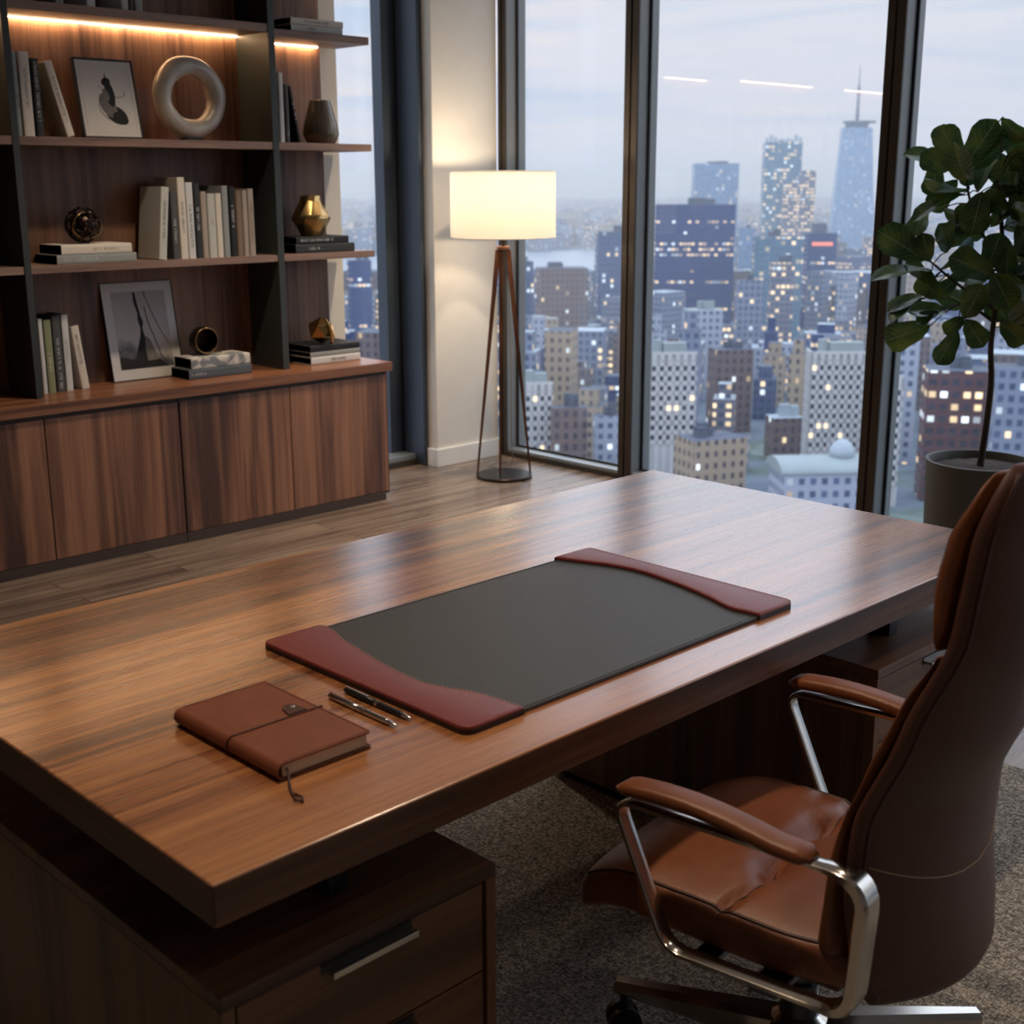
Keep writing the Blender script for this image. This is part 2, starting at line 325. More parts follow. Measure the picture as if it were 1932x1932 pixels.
# ------------------------------------------------------------------ geometry helpers
def obj(name, bm, mats, parent=None, smooth=False, loc=None, rot=None, auto=None):
    me = D.meshes.new(name)
    bmesh.ops.recalc_face_normals(bm, faces=bm.faces) if auto != 'keep' else None
    if smooth:
        for f in bm.faces: f.smooth = True
    bm.to_mesh(me); bm.free()
    if not isinstance(mats, (list, tuple)): mats = [mats]
    for x in mats: me.materials.append(M[x])
    o = D.objects.new(name, me); COL.objects.link(o)
    if smooth == 'sharp':
        try: me.set_sharp_from_angle(angle=math.radians(35))
        except Exception: pass
    if parent: o.parent = parent
    if loc: o.location = loc
    if rot: o.rotation_euler = rot
    return o
def tag(o, label=None, cat=None, group=None, kind=None):
    if label: o['label'] = label
    if cat: o['category'] = cat
    if group: o['group'] = group
    if kind: o['kind'] = kind
    return o
def thing(name, label, cat, loc=(0, 0, 0), rz=0, group=None, rot=None):
    o = D.objects.new(name, None); COL.objects.link(o); o.location = loc; o.rotation_euler = rot or (0, 0, rz)
    o.empty_display_size = .1
    return tag(o, label, cat, group)
def BM(): return bmesh.new()
def box(bm, x0, x1, y0, y1, z0, z1, r=0.0, seg=2, mi=0):
    m = Matrix.Translation(((x0+x1)/2, (y0+y1)/2, (z0+z1)/2)) @ Matrix.Diagonal((x1-x0, y1-y0, z1-z0, 1))
    g = bmesh.ops.create_cube(bm, size=1, matrix=m); vs = g['verts']
    fs = {f for v in vs for f in v.link_faces}
    for f in fs: f.material_index = mi
    if r > 0:
        es = list({e for v in vs for e in v.link_edges})
        q = bmesh.ops.bevel(bm, geom=es, offset=r, segments=seg, profile=.5, affect='EDGES')
        for f in q['faces']: f.material_index = mi
    return vs
def xform(bm, verts, mat):
    bmesh.ops.transform(bm, matrix=mat, verts=verts)
def cyl(bm, c, r, h, seg=24, r2=None, mi=0, axis='Z'):
    m = Matrix.Translation(c)
    if axis == 'X': m = m @ Matrix.Rotation(PI/2, 4, 'Y')
    if axis == 'Y': m = m @ Matrix.Rotation(PI/2, 4, 'X')
    g = bmesh.ops.create_cone(bm, cap_ends=True, segments=seg, radius1=r, radius2=r if r2 is None else r2, depth=h, matrix=m)
    for f in {f for v in g['verts'] for f in v.link_faces}: f.material_index = mi
    return g['verts']
def loft(bm, rings, cap=True, closed=False, mi=0):
    vr = [[bm.verts.new(p) for p in r] for r in rings]; n = len(vr[0])
    pairs = list(zip(vr[:-1], vr[1:])) + ([(vr[-1], vr[0])] if closed else [])
    for a, b in pairs:
        for i in range(n):
            f = bm.faces.new((a[i], a[(i+1) % n], b[(i+1) % n], b[i])); f.material_index = mi
    if cap and not closed:
        bm.faces.new(list(reversed(vr[0]))).material_index = mi; bm.faces.new(vr[-1]).material_index = mi
    return vr
def tube(bm, pts, r, seg=8, closed=False, rfn=None, mi=0):
    pts = [Vector(p) for p in pts]; n = len(pts); rings = []
    up = None
    for i, p in enumerate(pts):
        a = pts[(i-1) % n] if (closed or i > 0) else p; b = pts[(i+1) % n] if (closed or i < n-1) else p
        tg = (b-a).normalized()
        if up is None:
            up = Vector((0, 0, 1)) if abs(tg.z) < .9 else Vector((1, 0, 0))
        sd = tg.cross(up).normalized(); up = sd.cross(tg).normalized()
        rr = rfn(i/(n-1)) if rfn else r
        rings.append([p + rr*(math.cos(2*PI*k/seg)*sd + math.sin(2*PI*k/seg)*up) for k in range(seg)])
    loft(bm, rings, cap=not closed, closed=closed, mi=mi)
def lathe(bm, prof, seg=32, c=(0, 0, 0), mi=0):
    rings = [[(c[0]+r*math.cos(2*PI*k/seg), c[1]+r*math.sin(2*PI*k/seg), c[2]+z) for k in range(seg)] for r, z in prof]
    loft(bm, rings, cap=True, mi=mi)
def prism(bm, pts, z0, z1, mi=0):
    a = [bm.verts.new((x, y, z0)) for x, y in pts]; b = [bm.verts.new((x, y, z1)) for x, y in pts]; n = len(pts)
    for i in range(n): bm.faces.new((a[i], a[(i+1) % n], b[(i+1) % n], b[i])).material_index = mi
    bm.faces.new(list(reversed(a))).material_index = mi; bm.faces.new(b).material_index = mi
def catmull(pts, n=8, closed=False):
    P = [Vector(p) for p in pts]; out = []; m = len(P)
    for i in range(m if closed else m-1):
        p0 = P[(i-1) % m] if closed or i > 0 else P[0]; p1 = P[i]; p2 = P[(i+1) % m]; p3 = P[(i+2) % m] if closed or i+2 < m else P[-1]
        for k in range(n):
            s = k/n
            out.append(.5*((2*p1)+(-p0+p2)*s+(2*p0-5*p1+4*p2-p3)*s*s+(-p0+3*p1-3*p2+p3)*s**3))
    if not closed: out.append(P[-1])
    return out
def lerp_tab(tab, x):
    if x <= tab[0][0]: return tab[0][1]
    for (a, va), (b, vb) in zip(tab[:-1], tab[1:]):
        if x <= b:
            s = (x-a)/(b-a); s2 = s*s*(3-2*s)*.4 + s*.6
            return va+(vb-va)*s2
    return tab[-1][1]
def copy_tree(o, parent=None):
    c = o.copy(); COL.objects.link(c)
    if parent: c.parent = parent
    for ch in list(o.children): copy_tree(ch, c)
    return c

# ================================================================== THE ROOM
CEIL = 3.0
XW, YB = 5.335, 5.58      # room face of the mullions; back wall
def struct(name, bm, mats, parent=None, **kw):
    o = obj(name, bm, mats, parent, **kw)
    if not parent: o['kind'] = 'structure'
    return o
b = BM(); box(b, -2.7, 5.5, -3.3, 6.0, -.12, 0); struct('floor', b, 'floor_planks')
b = BM(); box(b, -2.7, 5.5, -3.3, 6.0, CEIL, CEIL+.12); struct('ceiling', b, 'ceiling_paint')
b = BM(); box(b, -2.7, 4.215, YB, 6.0, 0, CEIL); struct('wall_back', b, 'wall_paint')
b = BM(); box(b, -2.8, -2.7, -3.3, 6.0, 0, CEIL); struct('wall_left', b, 'wall_paint')
b = BM(); box(b, -2.7, 5.5, -3.4, -3.3, 0, CEIL); struct('wall_front', b, 'wall_paint')
b = BM(); box(b, 4.83, 5.32, 5.55, 6.0, 0, CEIL, .004); struct('wall_corner', b, 'wall_paint')
b = BM(); box(b, 4.812, 5.33, 5.533, 5.56, 0, .105, .003); box(b, 4.812, 4.832, 5.55, 5.62, 0, .105, .003); struct('baseboard_corner', b, 'trim_paint')
# carpet under the desk
b = BM(); box(b, .1, 3.34, -1.3, 2.85, 0, .008, .003); o = obj('carpet', b, 'carpet')
tag(o, 'large grey woven carpet lying under the desk and the leather chair', 'carpet')

# window beside the bookcase (in the back wall)
b = BM()
box(b, 4.70, 4.83, 5.815, 5.90, 0, CEIL-.02)                 # right jamb, outer profile
box(b, 4.795, 4.829, 5.625, 5.815, .0, CEIL-.02, .003)
w1 = struct('window_1', b, 'jamb_metal')
b = BM(); box(b, 4.785, 4.797, 5.80, 5.815, .05, CEIL-.04); obj('gasket', b, 'gasket', w1)
b = BM(); box(b, 4.22, 4.795, 5.70, 5.86, .03, .062, .003); obj('window_sill', b, 'sill_metal', w1)
b = BM(); box(b, 4.22, 4.795, 5.69, 5.86, 0, .03); obj('sill_base', b, 'frame_dark', w1)
b = BM(); box(b, 4.22, 4.79, 5.84, 5.848, .06, CEIL); obj('glass_pane', b, 'window_glass', w1)

# window wall
ymul = [5.525, 4.56, 3.06, 1.56, .06, -1.44, -2.94]
for i, y in enumerate(ymul):
    b = BM(); hw = .045 if i else .03
    box(b, XW+.012, 5.50, y-hw, y+hw, 0, CEIL, .002)
    o = struct('trim_%d' % (i+1), b, 'frame_metal')
    b = BM(); box(b, XW, XW+.014, y-hw, y-.006, 0, CEIL, .002); box(b, XW, XW+.014, y+.006, y+hw, 0, CEIL, .002); box(b, XW+.008, XW+.014, y-.006, y+.006, 0, CEIL)
    obj('mullion_cover', b, 'frame_dark', o)  # room-side faces, their weaker light put into the darker colour
    b = BM(); box(b, XW+.088, XW+.098, y-hw-.012, y-hw, .04, CEIL); box(b, XW+.088, XW+.098, y+hw, y+hw+.012, .04, CEIL); obj('gasket', b, 'gasket', o)
for i, (a, c) in enumerate(zip(ymul[:-1], ymul[1:])):
    y1, y0 = a-.045, c+.045
    if i == 0: y1 = a-.03
    b = BM(); box(b, XW+.01, 5.46, y0, y1, .025, .045, .002)
    w = struct('window_%d' % (i+2), b, 'sill_metal')
    b = BM(); box(b, XW, 5.46, y0, y1, 0, .025); obj('sill_base', b, 'frame_dark', w)
    b = BM(); box(b, 5.425, 5.435, y0, y1, .045, .056); obj('gasket', b, 'gasket', w)
    b = BM(); box(b, 5.43, 5.438, y0, y1, .05, CEIL); obj('glass_pane', b, 'window_glass', w)
for i, (x, y) in enumerate(DOWN):
    o = thing('ceiling_light', ['round recessed ceiling light above the left end of the desk', 'round recessed ceiling light above the desk pad', 'round recessed ceiling light behind the camera on the left', 'round recessed ceiling light behind the leather chair', 'round recessed ceiling light in front of the bookcase', 'round recessed ceiling light added to brighten the corner wall behind the floor lamp'][i], 'ceiling light', (x, y, CEIL), group='recessed ceiling lights')
    b = BM(); lathe(b, [(.045, 0), (.065, -.004), (.066, 0)]); obj('trim_ring', b, 'trim_paint', o)
    b = BM(); cyl(b, (0, 0, -.003), .04, .004); obj('diffuser', b, 'down_diffuser', o)

# ================================================================== DESK
dk = thing('executive_desk', 'large walnut executive desk with a thick floating top and two drawer pedestals', 'desk', (1.87, 1.87, 0))
def L(x, y): return x-1.87, y-1.87
def dbox(name, mat, x0, x1, y0, y1, z0, z1, r=0, parent=None, seg=2):
    b = BM(); box(b, x0-1.87, x1-1.87, y0-1.87, y1-1.87, z0, z1, r, seg); return obj(name, b, mat, parent or dk)
top_ = dbox('desktop', 'desk_wood', .742, 3.004, 1.2948, 2.452, .688, .75, .0025)
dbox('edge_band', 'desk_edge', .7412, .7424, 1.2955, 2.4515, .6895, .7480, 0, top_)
dbox('edge_band', 'desk_front_shaded', .7425, 3.003, 1.2940, 1.2952, .6895, .7475, 0, top_)  # thin front strip whose darker wood stands in for shade
def pedestal(x0, x1, y0, y1, lab):
    zt = .583
    p = dbox('pedestal', 'pedestal_wood_z', x0, x1, y0+.024, y1, .035, zt-.022, .001)
    if lab: p['label'] = lab
    dbox('top_panel', 'pedestal_wood_x', x0, x1, y0, y1, zt-.022, zt, .0015, p)
    dbox('side_panel', 'pedestal_wood_z', x0, x0+.02, y0, y0+.024, .035, zt-.022, .001, p)
    dbox('side_panel', 'pedestal_wood_z', x1-.02, x1, y0, y0+.024, .035, zt-.022, .001, p)
    dbox('plinth', 'black_plastic', x0+.02, x1-.02, y0+.04, y1-.02, .008, .035, 0, p)
    zs = [(.405, .557), (.200, .401), (.04, .196)]
    for a, c in zs:
        d = dbox('drawer', 'pedestal_wood_x', x0+.025, x1-.025, y0+.004, y0+.022, a, c, .0015)
        d.name = 'drawer'
        xm = (x0+x1)/2; hl = .077
        b = BM(); box(b, xm-hl-1.87, xm+hl-1.87, y0-.014-1.87, y0+.004-1.87, c-.017, c-.011, .001)
        box(b, xm-hl-1.87, xm+hl-1.87, y0-.015-1.87, y0-.0125-1.87, c-.020, c-.010, .0008)
        hd = obj('handle', b, 'chrome', d)
        b = BM(); box(b, xm-hl-.008-1.87, xm+hl-1.87, y0+.002-1.87, y0+.0045-1.87, c-.016, c-.001); obj('finger_recess', b, 'black_plastic', hd)
    return p
pedestal(.745, 1.236, 1.30, 2.30, None)
pedestal(2.38, 2.96, 1.304, 2.285, None)
for x, y in ((1.01, 1.43), (1.01, 2.15), (2.61, 1.43), (2.61, 2.15)):
    dbox('standoff', 'dark_steel', x-.018, x+.018, y-.03, y+.03, .583, .688, .002)

# ================================================================== DESK ITEMS
ZT = .75
# desk pad
px0, px1, py0, py1 = 1.268, 2.190, 1.400, 1.974
pad = thing('desk_pad', 'dark leather desk pad with burgundy wave-edged end rails', 'desk pad', (px0, py0, ZT))
wX, wY = px1-px0, py1-py0
b = BM(); box(b, .03, wX-.03, .004, wY-.004, 0, .007, .0015); obj('writing_surface', b, 'pad_leather', pad)
for yy in (.010, wY-.010): b = BM(); tube(b, [(.10, yy, .0072), (wX-.10, yy, .0072)], .0006, 4); obj('stitching', b, 'pad_edge', pad)
def rail(side):
    ctrl = [(.131, 0), (.128, .03), (.12, .10), (.092, .17), (.084, .22), (.092, .32), (.106, .40), (.118, .47), (.138, .535), (.137, wY)]
    if side > 0: ctrl = [(.123, 0), (.126, .03), (.128, .075), (.105, .14), (.086, .21), (.070, .29), (.062, .37), (.075, .45), (.105, .53), (.12, wY)]
    cv = [(p[0], p[1]) for p in catmull([(x, y, 0) for x, y in ctrl], 8)]
    rr = .020; N = 60; rows = []
    cv = [(p[0], p[1]) for p in catmull([(x, y, 0) for x, y in ctrl], 10)]
    ys = sorted({0.0, .0008, .002, .004, .008, .013, rr, wY-rr, wY-.013, wY-.008, wY-.004, wY-.002, wY-.0008, wY} | {wY*k/N for k in range(N+1)})
    mir = (lambda x: wX-x) if side > 0 else (lambda x: x)
    def xi(y):
        for (x0_, y0_), (x1_, y1_) in zip(cv, cv[1:]):
            if y0_ <= y <= y1_+1e-9: return x0_+(x1_-x0_)*(y-y0_)/max(1e-9, y1_-y0_)
        return cv[-1][0]
    def xo(y):
        d = min(y, wY-y)
        return rr-math.sqrt(max(0, rr*rr-(rr-d)**2)) if d < rr else 0.0
    def sect(prof, y): return [(mir(xo(y)+d if d >= 0 and s_ < 0 else (xi(y)+d)), y, z) for s_, d, z in prof]
    b = BM(); loft(b, [[(mir(xo(y)), y, 0), (mir(xi(y)), y, 0), (mir(xi(y)), y, .009), (mir(xo(y)), y, .009)] for y in ys]); obj('rail_edge', b, 'burgundy_edge', pad)
    b = BM(); rings = []
    for y in ys:
        e = min(1, max(0, min(y, wY-y)/.005)); h = .0122+.0022*math.sin(e*PI/2)
        A, B2 = xo(y)+.0004, xi(y)-.0004
        rings.append([(mir(x), y, z) for x, z in ((A, .009), (B2, .009), (B2, .0112), (B2-.0012, h-.0008), (B2-.005, h), ((A+B2)/2, h+.0004), (A+.005, h), (A+.0012, h-.0008), (A, .0112))])
    loft(b, rings); r_ = obj('end_rail', b, 'burgundy_leather', pad, smooth='sharp')
    for fn, sg in ((xi, -1), (xo, 1)):
        b = BM(); L_ = [(mir(fn(y)+sg*.006), y, .0147) for y in [.006+(wY-.012)*k/140 for k in range(141)]]
        for i in range(0, 140, 2): tube(b, [L_[i], L_[i+1]], .0006, 4)
        obj('stitching', b, 'stitch', r_)
rail(-1); rail(1)

# notebook
nb = thing('notebook', 'closed brown leather notebook with strap clasp and ribbon lying on the desk', 'notebook', (.963, 1.476, ZT+.0006))
nw, nl, nh = .176, .292, .027
b = BM()
cs = []   # cover as a folded sheet: bottom board, rounded spine, top board (section in x,z)
sec = [(nw, 0), (.012, 0)] + [(.013-.013*math.sin(a), nh/2-nh/2*math.cos(a)) for a in [k*PI/10 for k in range(1, 10)]] + [(.012, nh), (nw, nh)]
th = .0028
inn = [(nw, th), (.013, th)] + [(.013-(.013-th)*math.sin(a), nh/2-(nh/2-th)*math.cos(a)) for a in [k*PI/10 for k in range(1, 10)]] + [(.013, nh-th), (nw, nh-th)]
ring = sec + inn[::-1]
def nring(y, ins=0): return [(min(x, nw-ins), y, z) for x, z in ring]
n = len(sec)
r0 = nring(0, .004); r1 = nring(.004); r2_ = nring(nl-.004); r3 = nring(nl, .004)
V = [[b.verts.new(p) for p in r] for r in (r0, r1, r2_, r3)]
m_ = len(ring)
for A, B_ in zip(V[:-1], V[1:]):
    for i in range(m_): b.faces.new((A[i], A[(i+1) % m_], B_[(i+1) % m_], B_[i]))
for A in (V[0], V[-1]):
    for i in range(n-1): b.faces.new((A[i], A[i+1], A[m_-2-i], A[m_-1-i]))
obj('leather_cover', b, 'notebook_leather', nb, smooth='sharp')
b = BM(); box(b, .0125, nw-.006, .005, nl-.005, th, nh-th, .0008); obj('pages', b, 'pages', nb)
b = BM()
for z, x0_, x1_ in ((nh+.0004, .004, nw+.001),):
    box(b, .012, nw+.0035, .132, .1365, nh-.0003, nh+.0016)
box(b, nw+.0005, nw+.0035, .132, .1365, .0, nh+.0016)
sp_ = [(.013-.0142*math.sin(a), .13425, nh/2-(nh/2+.001)*math.cos(a)) for a in [k*PI/12 for k in range(13)]]
for p, q in zip(sp_[:-1], sp_[1:]): tube(b, [p, q], .0016, 6)
obj('strap', b, 'strap_leather', nb)
b = BM(); prism(b, [(.118, .137), (.124, .165), (.132, .174), (.142, .174), (.149, .164), (.152, .137)], nh+.0002, nh+.0030); obj('clasp_flap', b, 'strap_leather', nb)
b = BM(); lathe(b, [(.0055, 0), (.0055, .0012), (.003, .0024)], 16, (.139, .160, nh+.0026)); obj('snap_button', b, 'chrome', nb, smooth=True)
b = BM(); tube(b, [(.022, .01, .014), (.018, -.003, .014), (.008, -.018, .006), (-.002, -.036, .0025), (-.010, -.055, .0025)], .0022, 6)
tube(b, [(-.006, -.05, .0025), (-.016, -.066, .003), (-.010, -.078, .0025)], .0018, 6); tube(b, [(-.006, -.05, .0025), (-.003, -.066, .003), (-.012, -.080, .0025)], .0018, 6)
obj('ribbon', b, 'strap_leather', nb, smooth=True)
b = BM()
pth = [(.017, .004), (nw-.004, .004), (nw-.004, nl-.004), (.017, nl-.004)]
for p, q in zip(pth, pth[1:]): tube(b, [(*p, nh+.0002), (*q, nh+.0002)], .0005, 4)
obj('stitching', b, 'strap_leather', nb)

# pens
def pen(x, y0, y1, mat, label, rz=0):
    p = thing('pen', label, 'pen', (x, (y0+y1)/2, ZT), group='pens beside the notebook', rz=rz)
    l = (y1-y0)/2; R_ = .0052
    def ylathe(prof, seg=16):
        b = BM(); loft(b, [[(r*math.cos(2*PI*k/seg), y, R_+r*math.sin(2*PI*k/seg)) for k in range(seg)] for y, r in prof]); return b
    obj('barrel', ylathe([(-l+.024, .0042), (-l+.03, .0050), (-.01, .0052), (.0, .0052)]), mat, p, smooth=True)
    obj('cap', ylathe([(.001, .0052), (.04, .0052), (l-.008, .0048), (l-.003, .0035)]), mat, p, smooth=True)
    obj('centre_band', ylathe([(-.003, .0055), (.004, .0055)]), 'chrome', p, smooth='sharp')
    obj('tip', ylathe([(-l, .0007), (-l+.006, .0012), (-l+.008, .0026), (-l+.024, .0043)]), 'chrome', p, smooth='sharp')
    b = BM(); box(b, -.0013, .0013, .024, l-.006, 2*R_+.0004, 2*R_+.0018, .0004); box(b, -.0013, .0013, l-.010, l-.004, R_, 2*R_+.0018); obj('clip', b, 'chrome', p)
    obj('end_finial', ylathe([(l-.003, .0034), (l, .0024)]), 'chrome', p, smooth='sharp')
pen(1.211, 1.500, 1.685, 'chrome', 'silver pen with a clip, lying nearer the brown notebook', .0)
pen(1.246, 1.505, 1.687, 'black_plastic', 'black pen with silver tip, lying nearer the desk pad', .0)

# ================================================================== BOOKCASE
YF = 5.27; YP = 5.54
bc = thing('bookcase', 'tall walnut bookcase with dark posts and lit open shelves along the back wall', 'bookcase', (3.0, 5.4, .72))
def bbox_(name, mat, x0, x1, y0, y1, z0, z1, r=.001, parent=None):
    b = BM(); box(b, x0-3.0, x1-3.0, y0-5.4, y1-5.4, z0-.72, z1-.72, r); return obj(name, b, mat, parent or bc)
bbox_('back_panel', 'panel_wood', -1.2, 4.085, YP, YP+.025, .72, CEIL)
for x0, x1 in ((1.10, 1.135), (2.343, 2.373), (3.598, 3.633)):
    bbox_('post', 'post_paint', x0, x1, YF, YP, .72, CEIL, .0015)
for z1, th in ((1.794, .034), (1.273, .032), (2.318, .036), (2.84, .036)):
    bbox_('shelf', 'shelf_wood', 1.135, 2.343, YF+.004, YP, z1-th, z1)
    bbox_('shelf', 'shelf_wood', 2.373, 3.598, YF+.004, YP, z1-th, z1)
    z1r = z1 if z1 != 2.318 else 2.30
    bbox_('shelf', 'shelf_wood', 3.633, 4.188, YF+.004, YP, z1r-th, z1r)
for x0, x1 in ((1.14, 2.338), (2.376, 3.594), (3.636, 4.06)):
    zt_ = 2.282 if x0 < 3.6 else 2.264
    l = bbox_('led_strip', 'led', x0, x1, YP-.020, YP-.012, zt_-.004, zt_-.0005, 0)
    l['label'] = 'glowing warm light strip'

# low cabinets and their long worktop
wt = thing('worktop', 'long walnut worktop over the low cabinets, carrying the bookcase', 'worktop', (3.0, 5.3, .675))
b = BM(); box(b, -4.0, 1.16, -.18, .282, 0, .045, .0015); obj('worktop_panel', b, 'counter_wood', wt)
def cabinet(x0, x1, label, end=False):
    c = thing('low_cabinet', label, 'cabinet', ((x0+x1)/2, 5.34, 0), group='low cabinets under the worktop')
    xm = (x0+x1)/2
    def cb(name, mat, a, bb, y0, y1, z0, z1, r=.001, parent=None):
        b = BM(); box(b, a-xm, bb-xm, y0-5.34, y1-5.34, z0, z1, r); return obj(name, b, mat, parent or c)
    cb('carcass', 'pedestal_wood_z', x0+.002, x1-.002, 5.16, 5.57, .045, .674)
    cb('plinth', 'plinth_dark', x0, x1-(.02 if end else 0), 5.135, 5.56, 0, .045)
    w = (x1-x0)/2
    for k in range(2):
        cb('door', 'cabinet_wood', x0+k*w+.0025, x0+(k+1)*w-.0025, 5.135, 5.156, .048, .655, .0015)
    cb('finger_rail', 'plinth_dark', x0+.002, x1-.002, 5.152, 5.162, .655, .674, 0)
    if end: cb('end_panel', 'cabinet_wood', x1-.0005, x1+.016, 5.15, 5.57, .03, .674)
cabinet(2.935, 4.13, 'low walnut cabinet with two plain doors at the window end of the worktop', True)
cabinet(1.675, 2.932, 'low walnut cabinet with two plain doors left of the end cabinet')
cabinet(.415, 1.672, 'low walnut cabinet with two plain doors beyond the left edge of the photo')

# ================================================================== BOOKS
RB = random.Random(5)
def strokes(bm, L0, L1, x0, x1, y, dense=1.0, rnd=None):
    """rows of letter-like marks along z between L0 and L1, across x0..x1, on the spine plane y"""
    r = rnd or RB; z = L0
    while z < L1:
        h = r.uniform(.004, .007)
        if r.random() < .88*dense:
            k = r.random()
            box(bm, x0, x1, y-.0004, y+.0004, z, z+.0012)
            if k < .6: box(bm, x0, x1, y-.0004, y+.0004, z+h-.0014, z+h-.0002)
            if k > .3: box(bm, x0 if k < .7 else x1-.0014, (x0 if k < .7 else x1-.0014)+.0014, y-.0004, y+.0004, z, z+h-.001)
        z += h+.002
def book(label, w, h, d, cover, loc, lean=0, group='books on the shelves', letter=None, lz=(.3, .75), flat=False, rz=0, label2=None, taper=.0):
    """standing: spine faces -y, x is thickness. flat: spine faces -y, head to the left (-x)"""
    t = thing('book', label, 'book', loc, group=group)
    if flat: t.rotation_euler = (0, PI/2, 0)
    if flat and rz: t.rotation_mode = 'QUATERNION'; t.rotation_quaternion = (Matrix.Rotation(rz, 4, 'Z') @ Matrix.Rotation(PI/2, 4, 'Y')).to_quaternion()
    if lean: t.rotation_euler = (0, lean, rz)
    elif rz and not flat: t.rotation_euler = (0, 0, rz)
    x0, x1 = -w/2, w/2; tb = .0028
    if flat: x0, x1 = -w, 0
    b = BM()
    sec = [(x0, d), (x0, .004), (x0+.002, .0012), (x0+w*.25, 0), (x1-w*.25, 0), (x1-.002, .0012), (x1, .004), (x1, d), (x1-tb, d), (x1-tb, .006), (x0+tb, .006), (x0+tb, d)]
    A = [b.verts.new((x, y, 0)) for x, y in sec]; B_ = [b.verts.new((x, y, h)) for x, y in sec]; n = len(sec)
    for i in range(n): b.faces.new((A[i], A[(i+1) % n], B_[(i+1) % n], B_[i]))
    b.faces.new(A); b.faces.new(B_); bmesh.ops.triangulate(b, faces=[f for f in b.faces if len(f.verts) > 4])
    obj('cover', b, 'book_'+cover, t)
    b = BM(); box(b, x0+tb, x1-tb, .006, d-.004, .003, h-.003); obj('page_block', b, 'pages', t)
    if letter:
        b = BM(); c = (x0+x1)/2; q = min(w*.24, .006)
        strokes(b, h*lz[0], h*lz[1], c-q, c+q, -.0002)
        obj('lettering', b, 'book_'+letter, t)
    return t
def stand(label, x, w, h, lean_dx, cover, z, y=5.29, d=.19, **kw):
    k = (y)/5.29; x = x*k; w = w*k*.96
    ang = math.atan2(lean_dx, h)
    zz_ = z + (abs(math.sin(ang))*w/2 if ang else 0)+.0005
    return book(label, w, h*(k if k > 1.001 else 1), d, cover, (x, y, zz_), lean=ang, **kw)
ZA, ZB, ZC, ZW = 1.794, 1.273, 2.318, .72
g = 'books standing on the shelf under the light strip'
stand('thin pale grey book against the dark left post, on the lit shelf', 2.389, .019, .325, 0, 'grey', ZA, group=g, letter='dark', lz=(.35, .5))
stand('thick cream book with dark spine lettering on the lit shelf', 2.430, .046, .328, 0, 'cream', ZA, group=g, letter='charcoal', lz=(.35, .8))
stand('black book with pale spine lettering on the lit shelf', 2.476, .031, .305, 0, 'dark', ZA, group=g, letter='white', lz=(.2, .95))
stand('cream book leaning left beside the ink drawing on the lit shelf', 2.607, .036, .303, -.078, 'cream', ZA, group=g, letter='charcoal', lz=(.2, .8))
g = 'books standing on the middle shelf'
stand('large pale book leaning at the left end of the middle row, broad side showing', 2.995, .040, .318, .034, 'pale', ZB, group=g, letter='slate', lz=(.3, .8))
c2 = [('charcoal book with pale lettering between the leaning pale book and the tallest cream book', 3.066, .031, .296, 0, 'charcoal', 'white', (.25, .6)),
('tallest cream book of the middle row', 3.108, .038, .360, 0, 'cream', 'charcoal', (.3, .7)),
('white book standing right of the tallest cream book in the middle row', 3.148, .036, .338, 0, 'white', 'charcoal', (.15, .7)),
('black book with a white lettered band in the middle row', 3.186, .030, .333, 0, 'dark', 'white', (.38, .68)),
('slim taupe book touching the black book with the white band', 3.219, .028, .298, 0, 'taupe', None, 0),
('wide pale book, shorter than its neighbours, in the middle row', 3.258, .040, .288, 0, 'pale', 'taupe', (.5, .6)),
('slim pale taupe book right of the wide short pale book', 3.297, .030, .289, 0, 'cream', None, 0),
('tall grey book next to the second black spine in the middle row', 3.333, .031, .323, 0, 'grey', None, 0),
('black book with small white lettering near the right end of the middle row', 3.370, .030, .320, 0, 'black', 'white', (.42, .72)),
('brown grey book right of the last black book in the middle row', 3.405, .030, .299, 0, 'brown', None, 0),
('narrow taupe book second from the right end of the middle row', 3.438, .025, .301, 0, 'taupe', None, 0),
('light tan book closing the right end of the middle row', 3.472, .031, .309, 0, 'taupe', 'brown', (.2, .8))]
for lab, x, w, h, l, cov, let, lz in c2: stand(lab, x, w, h, l, cov, ZB, group=g, letter=let, lz=lz or (.3, .7), d=.2)
g = 'books standing on the worktop'
for lab, x, w, h, l, cov, let, lz in [
('thin white book against the dark post on the worktop', 2.396, .020, .318, 0, 'white', None, 0),
('green grey book on the worktop', 2.427, .034, .312, 0, 'green', 'cream', (.3, .55)),
('dark book with pale lettering down its spine on the worktop', 2.467, .038, .326, 0, 'charcoal', 'white', (.05, .7)),
('tall white book right of the dark lettered book on the worktop', 2.506, .032, .329, 0, 'white', 'taupe', (.4, .65)),
('short cream book leaning left at the end of the row on the worktop', 2.578, .038, .276, -.030, 'cream', 'charcoal', (.4, .85))]:
    stand(lab, x, w, h, l, cov, ZW, y=5.385, d=.14, group=g, letter=let, lz=lz or (.3, .7))
g = 'books standing on the right middle shelf'
stand('thin grey book behind the white one, against the post by the window', 3.644, .012, .300, 0, 'grey', ZA, y=5.30, group=g)
stand('white book standing by the faceted grey vase shelf post', 3.669, .026, .314, 0, 'white', ZA, group=g)
stand('slim dark grey book between the white book and the leaning black book', 3.701, .020, .264, 0, 'charcoal', ZA, group=g, letter='white', lz=(.1, .2))
stand('black book leaning left beside the faceted grey vase', 3.768, .016, .262, -.050, 'black', ZA, group=g, letter='white', lz=(.4, .7))
g = 'books on the top visible shelf'
